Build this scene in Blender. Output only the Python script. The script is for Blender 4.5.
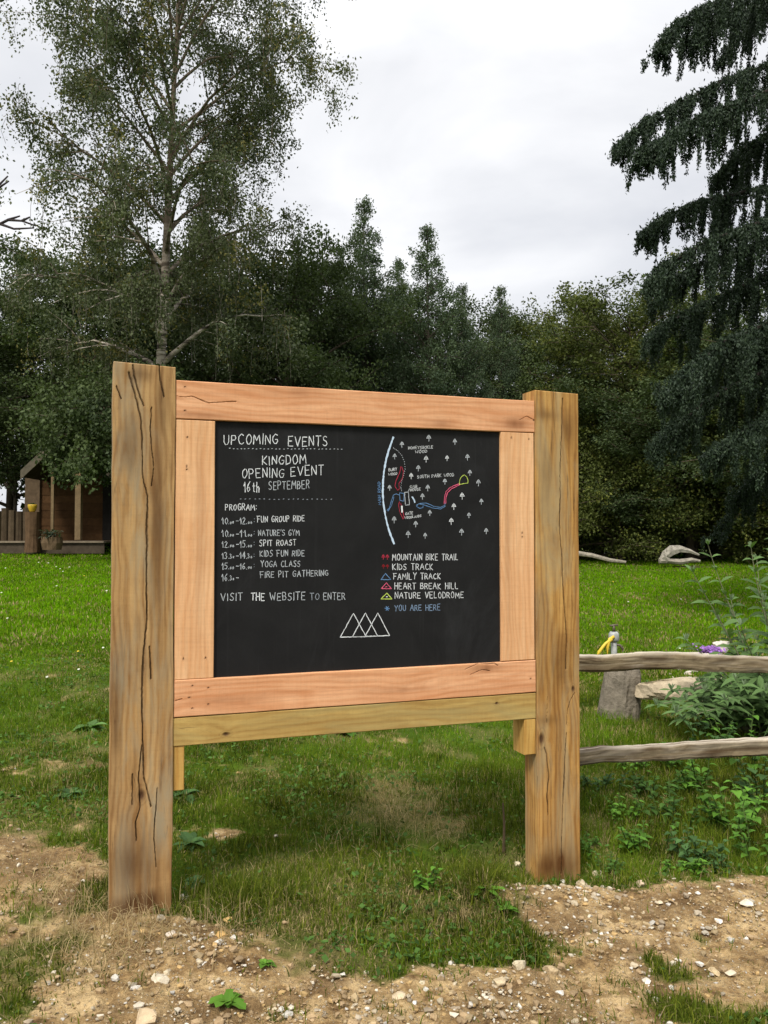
import bpy, math, random
import numpy as np
R = math.radians
for o in list(bpy.data.objects): bpy.data.objects.remove(o)
SC = bpy.context.scene
COL = SC.collection

# ------------------------------------------------------------------ camera
EYE = 1.35; F = 830.0; PITCH = math.atan(23/830)
cam = bpy.data.cameras.new('camera'); co = bpy.data.objects.new('camera', cam); COL.objects.link(co)
cam.sensor_fit = 'VERTICAL'; cam.sensor_height = 36; cam.lens = F/1024*36
cam.clip_start = .05; cam.clip_end = 2000
co.location = (0, 0, EYE); co.rotation_euler = (R(90)+PITCH, 0, 0)
SC.camera = co

# ------------------------------------------------------------------ sky, sun, exposure
SUN_EL, SUN_AZ = R(52), R(205)          # soft sun behind cloud, behind the left shoulder (azimuth clockwise from +Y)
w = bpy.data.worlds.new('World'); SC.world = w; w.use_nodes = True
nt = w.node_tree; nt.nodes.clear(); N = nt.nodes; L = nt.links
out = N.new('ShaderNodeOutputWorld'); bg = N.new('ShaderNodeBackground'); L.new(bg.outputs[0], out.inputs[0])
sky = N.new('ShaderNodeTexSky'); sky.sky_type = 'NISHITA'; sky.sun_disc = False
sky.sun_elevation = SUN_EL; sky.sun_rotation = SUN_AZ
tc = N.new('ShaderNodeTexCoord'); mp = N.new('ShaderNodeMapping'); mp.inputs['Scale'].default_value = (1, 1, 2.6)
mp.inputs['Location'].default_value = (.35, .2, .1)
L.new(tc.outputs['Generated'], mp.inputs[0])
n1 = N.new('ShaderNodeTexNoise'); n1.inputs['Scale'].default_value = 1.9; n1.inputs['Detail'].default_value = 6; n1.inputs['Roughness'].default_value = .5; n1.inputs['Distortion'].default_value = .35
L.new(mp.outputs[0], n1.inputs['Vector'])
cr = N.new('ShaderNodeValToRGB'); e = cr.color_ramp.elements
e[0].position = .34; e[0].color = (5.3, 5.45, 5.85, 1); e[1].position = .62; e[1].color = (8.3, 8.3, 8.4, 1)
L.new(n1.outputs['Fac'], cr.inputs[0])
sx = N.new('ShaderNodeSeparateXYZ'); L.new(tc.outputs['Generated'], sx.inputs[0])
zr = N.new('ShaderNodeMapRange'); zr.inputs[1].default_value = .5; zr.inputs[2].default_value = 1; zr.inputs[3].default_value = 1; zr.inputs[4].default_value = 2.5
L.new(sx.outputs['Z'], zr.inputs[0])
vm = N.new('ShaderNodeVectorMath'); vm.operation = 'SCALE'; L.new(cr.outputs[0], vm.inputs[0]); L.new(zr.outputs[0], vm.inputs['Scale'])
mx = N.new('ShaderNodeMix'); mx.data_type = 'RGBA'; mx.inputs[0].default_value = .93
L.new(sky.outputs[0], mx.inputs[6]); L.new(vm.outputs[0], mx.inputs[7]); L.new(mx.outputs[2], bg.inputs[0])
bg.inputs[1].default_value = .1
sl = bpy.data.lights.new('sun', 'SUN'); so = bpy.data.objects.new('sun', sl); COL.objects.link(so)
sl.energy = 2.7; sl.angle = R(14); sl.color = (1, .95, .87)
so.rotation_euler = (R(90)-SUN_EL, 0, math.pi-SUN_AZ)
SC.view_settings.view_transform = 'Standard'; SC.view_settings.look = 'None'
SC.view_settings.exposure = .42; SC.view_settings.gamma = 1
SC.render.resolution_x = 768; SC.render.resolution_y = 1024

# ------------------------------------------------------------------ helpers
rng = np.random.default_rng(11); rnd = random.Random(5)
cp, sp = math.cos(PITCH), math.sin(PITCH)
def ray(px, py):
    u = (px-384)/F; v = (512-py)/F
    return np.array([u, cp - v*sp, sp + v*cp])
def at(px, py, Y):
    d = ray(px, py); return np.array([0, 0, EYE]) + d*(Y/d[1])
def smooth(a, b, x):
    t = np.clip((x-a)/(b-a), 0, 1); return t*t*(3-2*t)
def vnoise(x, y, seed=0):
    x = np.asarray(x, float); y = np.asarray(y, float)
    xi = np.floor(x).astype(np.int64); yi = np.floor(y).astype(np.int64); fx = x-xi; fy = y-yi
    def h(a, b):
        n = (a*374761393 + b*668265263 + seed*1442695041) & 0xffffffff
        n = ((n ^ (n >> 13))*1274126177) & 0xffffffff
        return ((n ^ (n >> 16)) & 0xffff)/65535.0
    fx = fx*fx*(3-2*fx); fy = fy*fy*(3-2*fy)
    return (h(xi, yi)*(1-fx)+h(xi+1, yi)*fx)*(1-fy) + (h(xi, yi+1)*(1-fx)+h(xi+1, yi+1)*fx)*fy
def fbm(x, y, seed=0, oct=4):
    s = 0; a = .5; x = np.asarray(x, float); y = np.asarray(y, float); t = 0
    for i in range(oct):
        s = s + a*vnoise(x, y, seed+i*17); t += a; a *= .5; x = x*2.03+3.1; y = y*2.03+1.7
    return s/t
def tag(o, label=None, cat=None, group=None, kind=None):
    if label: o['label'] = label
    if cat: o['category'] = cat
    if group: o['group'] = group
    if kind: o['kind'] = kind
    return o
def empty(name, loc=(0, 0, 0), rz=0):
    o = bpy.data.objects.new(name, None); COL.objects.link(o); o.location = loc; o.rotation_euler.z = rz; o.empty_display_size = .1
    return o
def np_mesh(name, V, F4=None, F3=None, mat=None, parent=None, colors=None, smooth_=False, attrs=None):
    me = bpy.data.meshes.new(name); V = np.asarray(V, np.float32)
    F4 = np.zeros((0, 4), np.int32) if F4 is None else np.asarray(F4, np.int32).reshape(-1, 4)
    F3 = np.zeros((0, 3), np.int32) if F3 is None else np.asarray(F3, np.int32).reshape(-1, 3)
    me.vertices.add(len(V)); me.vertices.foreach_set('co', V.ravel())
    lv = np.concatenate([F4.ravel(), F3.ravel()]); me.loops.add(len(lv)); me.loops.foreach_set('vertex_index', lv)
    nf = len(F4)+len(F3); me.polygons.add(nf)
    ls = np.concatenate([np.arange(len(F4))*4, len(F4)*4+np.arange(len(F3))*3]).astype(np.int32)
    me.polygons.foreach_set('loop_start', ls)
    me.polygons.foreach_set('use_smooth', np.full(nf, bool(smooth_)))
    if colors is not None:
        a = me.color_attributes.new('col', 'FLOAT_COLOR', 'POINT')
        c = np.ones((len(V), 4), np.float32); c[:, :3] = colors; a.data.foreach_set('color', c.ravel())
    if attrs:
        for k, v in attrs.items():
            v = np.asarray(v, np.float32)
            if v.ndim == 1: a = me.attributes.new(k, 'FLOAT', 'POINT'); a.data.foreach_set('value', v)
            else: a = me.attributes.new(k, 'FLOAT_VECTOR', 'POINT'); a.data.foreach_set('vector', v.ravel())
    me.update(calc_edges=True); me.validate()
    if mat: me.materials.append(mat)
    o = bpy.data.objects.new(name, me); COL.objects.link(o)
    if parent: o.parent = parent
    return o
class MB:
    def __init__(s): s.V = []; s.F4 = []; s.F3 = []; s.C = []; s.n = 0
    def add(s, V, F4=None, F3=None, c=(1, 1, 1)):
        V = np.asarray(V, float)
        if F4 is not None and len(F4): s.F4.append(np.asarray(F4)+s.n)
        if F3 is not None and len(F3): s.F3.append(np.asarray(F3)+s.n)
        s.V.append(V); c = np.asarray(c, float); s.C.append(np.broadcast_to(c, (len(V), 3)) if c.ndim == 1 else c); s.n += len(V)
    def box(s, x0, x1, y0, y1, z0, z1, c=(1, 1, 1), jit=0, M=None):
        V = np.array([[x, y, z] for z in (z0, z1) for y in (y0, y1) for x in (x0, x1)], float)
        if jit: V += rng.normal(0, jit, V.shape)
        if M is not None: V = V@M.T
        s.add(V, [[0, 2, 3, 1], [4, 5, 7, 6], [0, 1, 5, 4], [2, 6, 7, 3], [0, 4, 6, 2], [1, 3, 7, 5]], None, c)
    def tube(s, P, Rr, k=6, c=(1, 1, 1), cap=True, jit=0):
        P = np.asarray(P, float); n = len(P); Rr = np.broadcast_to(np.asarray(Rr, float), (n,))
        T = np.gradient(P, axis=0); T /= np.linalg.norm(T, axis=1)[:, None]+1e-9
        up = np.array([0, 0, 1.]) if abs(T[0, 2]) < .9 else np.array([1., 0, 0])
        A = np.cross(T, up); A /= np.linalg.norm(A, axis=1)[:, None]+1e-9; B = np.cross(T, A)
        th = np.arange(k)*2*math.pi/k
        rr = Rr[:, None]*(1+ (rng.normal(0, jit, (n, k)) if jit else 0))
        V = P[:, None]+(rr*np.cos(th))[..., None]*A[:, None]+(rr*np.sin(th))[..., None]*B[:, None]
        V = V.reshape(-1, 3)
        i = np.arange(n-1)[:, None]*k; j = np.arange(k)[None]; j2 = (j+1) % k
        Q = np.stack([i+j, i+j2, i+k+j2, i+k+j], -1).reshape(-1, 4)
        T3 = []
        if cap:
            V = np.vstack([V, P[0], P[-1]]); a = n*k
            T3 = [[a, (q+1) % k, q] for q in range(k)]+[[a+1, (n-1)*k+q, (n-1)*k+(q+1) % k] for q in range(k)]
        s.add(V, Q, T3, c)
    def build(s, name, mat, parent=None, smooth_=False, attrs=None):
        return np_mesh(name, np.vstack(s.V), np.vstack(s.F4) if s.F4 else None, np.vstack(s.F3) if s.F3 else None, mat, parent, np.vstack(s.C), smooth_, attrs)
def copy_tree(o, parent=None):
    c = o.copy(); COL.objects.link(c); c.parent = parent
    for k in o.children: copy_tree(k, c)
    return c

# ------------------------------------------------------------------ materials
def mat(name, rough=.8, spec=.3):
    m = bpy.data.materials.new(name); m.use_nodes = True; t = m.node_tree
    b = t.nodes['Principled BSDF']; b.inputs['Roughness'].default_value = rough; b.inputs['Specular IOR Level'].default_value = spec
    return m, t, b
def nd(t, ty, **kw):
    n = t.nodes.new(ty)
    for k, v in kw.items():
        if k.startswith('i_'): n.inputs[int(k[2:])].default_value = v
        elif k in n.inputs.keys(): n.inputs[k].default_value = v
        else: setattr(n, k, v)
    return n
def mixc(t, fac, a, b, mode='MIX'):
    n = t.nodes.new('ShaderNodeMix'); n.data_type = 'RGBA'; n.blend_type = mode
    for i, v in ((0, fac), (6, a), (7, b)):
        if hasattr(v, 'is_linked') or hasattr(v, 'node'): t.links.new(v, n.inputs[i])
        elif i == 0: n.inputs[0].default_value = v
        else: n.inputs[i].default_value = (*v, 1)
    return n.outputs[2]
def math_(t, op, a, b=None, c=None):
    n = t.nodes.new('ShaderNodeMath'); n.operation = op
    for i, v in enumerate((a, b, c)):
        if v is None: continue
        if hasattr(v, 'node'): t.links.new(v, n.inputs[i])
        else: n.inputs[i].default_value = v
    return n.outputs[0]
def ramp(t, fac, stops):
    n = t.nodes.new('ShaderNodeValToRGB'); t.links.new(fac, n.inputs[0]); el = n.color_ramp.elements
    while len(el) < len(stops): el.new(.5)
    for e_, (p, c) in zip(el, stops): e_.position = p; e_.color = (*c, 1) if not isinstance(c, float) else (c, c, c, 1)
    return n.outputs[0]
def noise(t, vec, scale, detail=4, rough=.55, vscale=None, dist=0):
    if vscale:
        m = nd(t, 'ShaderNodeMapping'); m.inputs['Scale'].default_value = vscale; t.links.new(vec, m.inputs[0]); vec = m.outputs[0]
    n = nd(t, 'ShaderNodeTexNoise'); n.inputs['Scale'].default_value = scale; n.inputs['Detail'].default_value = detail
    n.inputs['Roughness'].default_value = rough; n.inputs['Distortion'].default_value = dist; t.links.new(vec, n.inputs['Vector'])
    return n.outputs['Fac']
def attr(t, name, out_='Vector'):
    n = nd(t, 'ShaderNodeAttribute', attribute_name=name); return n.outputs[out_]
def bump(t, b, h, strength=.4, dist=.002):
    n = nd(t, 'ShaderNodeBump'); n.inputs['Strength'].default_value = strength; n.inputs['Distance'].default_value = dist
    t.links.new(h, n.inputs['Height']); t.links.new(n.outputs[0], b.inputs['Normal'])

def wood_mat(name, light, mid, dark, weather=None, wamt=.0, pores=.5, rough=.75):
    """sawn timber: grain runs along gc.y, across is gc.x"""
    m, t, b = mat(name, rough, .25); g = attr(t, 'gc')
    g1 = noise(t, g, 1, 5, .6, (26, 1.1, 1)); g2 = noise(t, g, 1, 3, .6, (140, 3.5, 1)); bl = noise(t, g, 1, 4, .6, (9, 3.2, 1), .6)
    c = ramp(t, g1, [(.28, dark), (.46, mid), (.68, light)])
    c = mixc(t, math_(t, 'MULTIPLY', ramp(t, bl, [(.42, 0.0), (.62, 1.0)]), .75), c, dark)
    c = mixc(t, .26, c, ramp(t, g2, [(.3, 0.25), (.6, 1.0)]), 'MULTIPLY')
    sep = nd(t, 'ShaderNodeSeparateXYZ'); t.links.new(g, sep.inputs[0]); wn_ = noise(t, g, 1, 3, .5, (7, 1.3, 1))
    ring = math_(t, 'SINE', math_(t, 'ADD', math_(t, 'MULTIPLY', sep.outputs[0], 260), math_(t, 'MULTIPLY', wn_, 42)))
    c = mixc(t, .3, c, ramp(t, math_(t, 'MULTIPLY_ADD', ring, .5, .5), [(.0, tuple(v_*1.0 for v_ in dark)), (.75, light)]))
    saw = noise(t, g, 1, 3, .7, (9, 120, 1), .5); c = mixc(t, .12, c, ramp(t, saw, [(.3, 0.45), (.6, 1.0)]), 'MULTIPLY')
    fl = noise(t, g, 1, 2, .6, (260, 45, 1)); c = mixc(t, .35*pores, c, ramp(t, fl, [(.32, 0.3), (.42, 1.0)]), 'MULTIPLY')
    if pores > .4:
        hc = noise(t, g, 1, 3, .5, (55, 1.6, 1), .3); hl = ramp(t, math_(t, 'ABSOLUTE', math_(t, 'SUBTRACT', hc, .5)), [(.0, 1.0), (.012, 0.0)])
        hm = ramp(t, noise(t, g, 1, 2, .5, (14, 2.4, 1)), [(.5, 0.0), (.6, 1.0)]); c = mixc(t, math_(t, 'MULTIPLY', math_(t, 'MULTIPLY', hl, hm), .7), c, (.07, .035, .014))
    if weather:
        wn = noise(t, g, 1, 5, .65, (10, 1.6, 1), .8)
        c = mixc(t, math_(t, 'MULTIPLY', ramp(t, wn, [(.47, 0.0), (.66, 1.0)]), wamt), c, weather)
    c = mixc(t, math_(t, 'MULTIPLY', attr(t, 'lit_silver', 'Fac'), .7), c, (.52, .46, .37)); st = attr(t, 'stain', 'Fac'); c = mixc(t, st, c, (dark[0]*.45, dark[1]*.42, dark[2]*.4))  # pale mix on rail tops: lit edge painted in together with silvering
    kn = attr(t, 'knot', 'Fac'); c = mixc(t, kn, c, (.055, .022, .008))
    ck = attr(t, 'crack', 'Fac'); c = mixc(t, ck, c, (.05, .026, .011))
    t.links.new(c, b.inputs['Base Color'])
    hgt = math_(t, 'ADD', math_(t, 'MULTIPLY', g2, .6), math_(t, 'MULTIPLY', saw, .5)); bump(t, b, hgt, .35, .0012)
    return m
M_POST = wood_mat('weathered_oak', (.50, .315, .135), (.38, .215, .078), (.20, .095, .03), (.30, .25, .16), .8)
M_POST2 = wood_mat('golden_oak', (.56, .325, .10), (.42, .215, .055), (.22, .095, .022), (.34, .28, .16), .55)
M_FRAME = wood_mat('fresh_larch', (.78, .43, .235), (.70, .355, .18), (.55, .235, .10), None, 0, .35)
M_STILE = wood_mat('pale_larch', (.80, .49, .265), (.73, .42, .215), (.64, .325, .145), None, 0, .3)
M_BEAM = wood_mat('green_treated_pine', (.52, .36, .12), (.44, .285, .085), (.32, .185, .05), (.34, .31, .14), .4)
M_CLEAT = wood_mat('yellow_pine', (.62, .40, .12), (.54, .32, .085), (.42, .22, .05), None, 0)
M_RAIL = wood_mat('silvered_chestnut', (.34, .27, .17), (.20, .148, .085), (.07, .046, .027), (.36, .31, .24), .4)
M_RAIL.node_tree.nodes['Principled BSDF'].inputs['Specular IOR Level'].default_value = .03

def simple(name, c, rough=.7, spec=.3, var=0, vs=8):
    m, t, b = mat(name, rough, spec)
    tcn = nd(t, 'ShaderNodeTexCoord').outputs['Object']
    n = noise(t, tcn, vs, 5, .6); cc = ramp(t, n, [(.3, tuple(v*(1-var) for v in c)), (.7, tuple(min(1, v*(1+var)) for v in c))])
    t.links.new(cc, b.inputs['Base Color']); return m
def leaf_mat(name, transl=.25, rough=.55, spec=.25):
    m, t, b = mat(name, rough, spec); c = attr(t, 'col', 'Color'); t.links.new(c, b.inputs['Base Color'])
    tr = nd(t, 'ShaderNodeBsdfTranslucent'); t.links.new(mixc(t, .6, c, (1.1, 1.25, .25), 'MULTIPLY'), tr.inputs[0])
    ms = nd(t, 'ShaderNodeMixShader'); ms.inputs[0].default_value = transl
    t.links.new(b.outputs[0], ms.inputs[1]); t.links.new(tr.outputs[0], ms.inputs[2])
    t.links.new(ms.outputs[0], t.nodes['Material Output'].inputs[0]); return m
M_LEAF = leaf_mat('tree_leaves', .25, .6, .12); M_GRASS = leaf_mat('grass_blades', .32, .7, .04); M_WEED = leaf_mat('weed_leaves', .25, .55, .12)
M_NEEDLE = leaf_mat('conifer_needles', .08, .6, .2)
def colmat(name, rough=.85, spec=.2, vs=30, amt=.4, bmp=.5, bd=.004):
    m, t, b = mat(name, rough, spec); c = attr(t, 'col', 'Color'); tcn = nd(t, 'ShaderNodeTexCoord').outputs['Object']
    n = noise(t, tcn, vs, 6, .65)
    t.links.new(mixc(t, amt, c, ramp(t, n, [(.3, 0.35), (.65, 1.0)]), 'MULTIPLY'), b.inputs['Base Color']); bump(t, b, n, bmp, bd); return m
M_BARK = colmat('bark', vs=6, bd=.03); M_STONE = colmat('stone', vs=28, amt=.55, bmp=.9, bd=.012); M_OLDWOOD = colmat('dark_cabin_timber', spec=.05, vs=7, amt=.6, bd=.01)
M_STUMP = colmat('weathered_stump', spec=.05, vs=11, amt=.85, bmp=1, bd=.03)
def birch_bark():
    m, t, b = mat('birch_bark', .7, .2); g = nd(t, 'ShaderNodeTexCoord').outputs['Object']
    a = noise(t, g, 1, 4, .6, (1.6, 1.6, 9)); c = ramp(t, a, [(.42, (.05, .04, .03)), (.52, (.34, .29, .23)), (.7, (.5, .46, .4))])
    z = nd(t, 'ShaderNodeSeparateXYZ'); t.links.new(g, z.inputs[0])
    hi = math_(t, 'MULTIPLY', math_(t, 'SUBTRACT', z.outputs[2], 6.5), .35); hi = math_(t, 'MINIMUM', math_(t, 'MAXIMUM', hi, 0), 1)
    c = mixc(t, hi, c, (.14, .105, .07)); t.links.new(c, b.inputs['Base Color']); return m
M_BIRCH = birch_bark()

# ------------------------------------------------------------------ terrain
def H0(x, y):
    x = np.asarray(x, float); y = np.asarray(y, float)
    h = -.06*np.clip(x, -3, 3)*(1-.5*smooth(8, 20, y))
    k = .040+(.026-.040)*smooth(-8, 8, x)
    yy = np.clip(y-4, 0, 26); h = h+k*(yy*yy/(yy+2.5))*1.05
    return h
def gp(px, py):
    d = ray(px, py); lo = 1.2
    Y = lo
    while Y < 60:
        p = np.array([0, 0, EYE])+d*(Y/d[1])
        if p[2] <= H0(p[0], p[1]): return p
        Y += .01 if Y < 8 else .05
    return p
def blobs(x, y, L_):
    s = 0
    for (px, py, rx, ry, wt) in L_:
        c = gp(px, py); s = s+wt*np.exp(-(((x-c[0])/rx)**2+((y-c[1])/ry)**2))
    return s
SOIL = [(600, 985, .35, .07, .8), (500, 975, .25, .06, .5), (700, 995, .4, .08, .5), (560, 900, .2, .06, .9), (660, 930, .5, .12, .6), (140, 918, .15, .05, 1.3), (160, 950, .25, .1, .9), (552, 884, .14, .04, 1.2), (200, 975, .32, .26, 1.3), (330, 1015, .6, .16, 1.2), (480, 1010, .4, .2, .9), (470, 985, .3, .08, .5), (580, 893, .16, .09, 1.6), (600, 925, .22, .16, 1.3), (700, 915, .28, .17, 1.4), (740, 960, .25, .12, 1.0),
        (590, 960, .3, .12, .9), (790, 900, .3, .22, 1.3), (20, 875, .3, .22, 1.5), (-80, 870, .5, .3, 1.4), (110, 1010, .2, .1, .35), (120, 915, .12, .1, .9), (222, 835, .07, .1, .9), (160, 925, .2, .08, .9),
        (250, 1080, 2.2, .32, .9), (700, 1080, 1.5, .28, .5), (520, 862, .05, .06, .9), (384, 1400, 3.5, .45, 1.0)]
DRY = [(410, 805, .35, .35, .75), (440, 830, .2, .15, .4), (110, 925, .25, .10, 1.0), (30, 820, .4, .25, .5), (180, 900, .2, .06, .5), (60, 950, .25, .15, .5), (300, 860, .15, .1, .3), (640, 615, 1.2, .8, .7),
       (700, 600, 1.5, 1.0, .7), (560, 715, .5, .4, .3), (30, 740, .8, .7, .25), (470, 860, .2, .1, .5)]
LONG = [(650, 750, .9, .9, 1.0), (500, 900, .28, .16, 1.0), (600, 830, .4, .3, .8), (430, 925, .3, .12, .6), (720, 840, .5, .4, .6), (480, 790, .3, .4, .6), (590, 700, .6, 1.0, .6), (130, 790, .3, .3, .5), (60, 790, .15, .15, .7), (250, 900, .3, .1, .4), (740, 700, 1, 1, .6)]
GREENER = [(50, 600, 5, 6, .6), (640, 585, 6, 6, .6), (60, 680, 1.5, 1.5, .5), (480, 730, 1, .8, .4), (620, 740, .8, .6, .4)]
_c = {}
def fields(x, y):
    nz = fbm(x*2.2, y*2.2, 3, 5); n2 = fbm(x*9, y*9, 8, 3)
    soil = blobs(x, y, SOIL)+(nz-.5)*1.7+(n2-.5)*1.2+(fbm(x*30, y*30, 9, 2)-.5)*.5-.42
    soil = np.clip(soil*2.2, 0, 1)
    dry = np.clip((blobs(x, y, DRY)+(fbm(x*3, y*3, 21)-.5)*2.0+(n2-.5)*.8-.06)*1.3, 0, 1)
    lng = np.clip(blobs(x, y, LONG)+(fbm(x*2, y*2, 31)-.5)*.9, 0, 1.3)
    return soil, dry, lng
MOUND = [(165, 930, .24, .16, .045), (215, 955, .16, .12, .035), (560, 892, .2, .1, .03), (500, 900, .25, .13, .05), (700, 900, .3, .2, .05), (640, 690, .4, .3, .05)]
FIT = []
def HT(x, y):
    h = H0(x, y); near = np.exp(-((np.asarray(y)-3.5)/5)**2)
    h = h+near*((fbm(x*1.3, y*1.3, 40)-.5)*.07+(fbm(x*7, y*7, 41, 3)-.5)*.03)+(fbm(x*.25, y*.25, 43)-.5)*.12*smooth(6, 14, y)
    h = h+blobs(x, y, MOUND)
    for (fx_, fy_, dz_, rf_) in FIT: h = h+dz_*np.exp(-((x-fx_)**2+(y-fy_)**2)/rf_**2)
    return h
for (px_, py_, Yp_) in ((140, 912, 2.89), (552, 876, 3.49)):
    p_ = at(px_, py_, Yp_); FIT.append((p_[0], p_[1]+.02, p_[2]-.016-float(HT(np.array([p_[0]]), np.array([p_[1]]))[0]), .35))
    print('fit', FIT[-1])
def axis(c, fine, half, n1_, far, n2_):
    a = np.linspace(c-half, c+half, n1_); g = np.geomspace(1, far/fine, n2_)*fine
    g = np.cumsum(g); g = g/g[-1]*far
    return np.concatenate([(c-half-g)[::-1], a, c+half+g])
xs = axis(0, .02, 2.4, 380, 160, 75); ys = axis(3.3, .015, 1.45, 300, 165, 100)
X, Y = np.meshgrid(xs, ys); sf, df, lf = fields(X.ravel(), Y.ravel())
Z = HT(X.ravel(), Y.ravel())+sf*((fbm(X.ravel()*11, Y.ravel()*11, 50, 2)-.5)*.014+(fbm(X.ravel()*27, Y.ravel()*27, 52, 3)-.5)*.024)
V = np.stack([X.ravel(), Y.ravel(), Z], 1); nx, ny = len(xs), len(ys)
i = (np.arange(ny-1)[:, None]*nx+np.arange(nx-1)[None]).ravel(); FQ = np.stack([i, i+1, i+nx+1, i+nx], 1)
m, t, b = mat('meadow_ground', .95, .1); tcn = nd(t, 'ShaderNodeTexCoord').outputs['Object']
s1 = noise(t, tcn, 9, 8, .7); s2 = noise(t, tcn, 60, 6, .7); s3 = noise(t, tcn, 2.1, 4, .6)
soilc = ramp(t, s1, [(.36, (.15, .088, .038)), (.47, (.40, .26, .115)), (.60, (.66, .475, .24))])
dmp = noise(t, tcn, 3.1, 5, .65); soilc = mixc(t, ramp(t, dmp, [(.40, 0.65), (.52, 0.0)]), soilc, (.19, .118, .055)); soilc = mixc(t, .6, soilc, ramp(t, s2, [(.3, 0.35), (.6, 1.0)]), 'MULTIPLY')
gr = ramp(t, s3, [(.3, (.045, .085, .005)), (.6, (.07, .13, .006)), (.8, (.095, .14, .01))])
gr = mixc(t, .5, gr, ramp(t, s2, [(.3, 0.4), (.6, 1.0)]), 'MULTIPLY')
gr = mixc(t, math_(t, 'MULTIPLY', attr(t, 'dry', 'Fac'), .6), gr, (.23, .17, .075))
vo = nd(t, 'ShaderNodeTexVoronoi'); vo.inputs['Scale'].default_value = 95; t.links.new(tcn, vo.inputs['Vector'])
peb = ramp(t, vo.outputs['Distance'], [(.18, 1.0), (.3, 0.0)]); pr = nd(t, 'ShaderNodeSeparateColor'); t.links.new(vo.outputs['Color'], pr.inputs[0])
peb = math_(t, 'MULTIPLY', peb, math_(t, 'GREATER_THAN', pr.outputs[0], .55)); soilc = mixc(t, math_(t, 'MULTIPLY', peb, .55), soilc, (.60, .50, .35))
t.links.new(mixc(t, attr(t, 'soil', 'Fac'), gr, soilc), b.inputs['Base Color'])
bump(t, b, math_(t, 'ADD', math_(t, 'ADD', s1, math_(t, 'MULTIPLY', s2, .9)), math_(t, 'MULTIPLY', peb, .3)), 1.0, .022)
tag(np_mesh('ground', V, FQ, None, m, None, None, True, {'soil': sf, 'dry': df}), kind='structure')
def gz(x, y): return float(HT(np.array([x]), np.array([y]))[0])

# ------------------------------------------------------------------ the sign
DX, DY = .9413, .3375
O = np.array([-.7425, 2.960, 0])
D = np.array([DX, DY, 0]); NB = np.array([-DY, DX, 0])      # along the board, into the board
def uz(px, py, off=0):
    d = ray(px, py); o = np.array([0, 0, EYE])-O; s = (off-o@NB)/(d@NB); p = o+s*d
    return p@D, p[2]
sign = empty('notice_board', O, math.atan2(DY, DX))
tag(sign, 'large black chalkboard in a wooden frame between two thick oak posts', 'notice board')
def seg_dist(x, z, pl):
    d = np.full(x.shape, 9.)
    for (a, b_) in zip(pl[:-1], pl[1:]):
        ax, az = a; bx, bz = b_; L2 = (bx-ax)**2+(bz-az)**2+1e-12
        t_ = np.clip(((x-ax)*(bx-ax)+(z-az)*(bz-az))/L2, 0, 1)
        d = np.minimum(d, np.hypot(x-ax-t_*(bx-ax), z-az-t_*(bz-az))+ .002*(abs(t_-.5) > .499))
    return d
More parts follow.
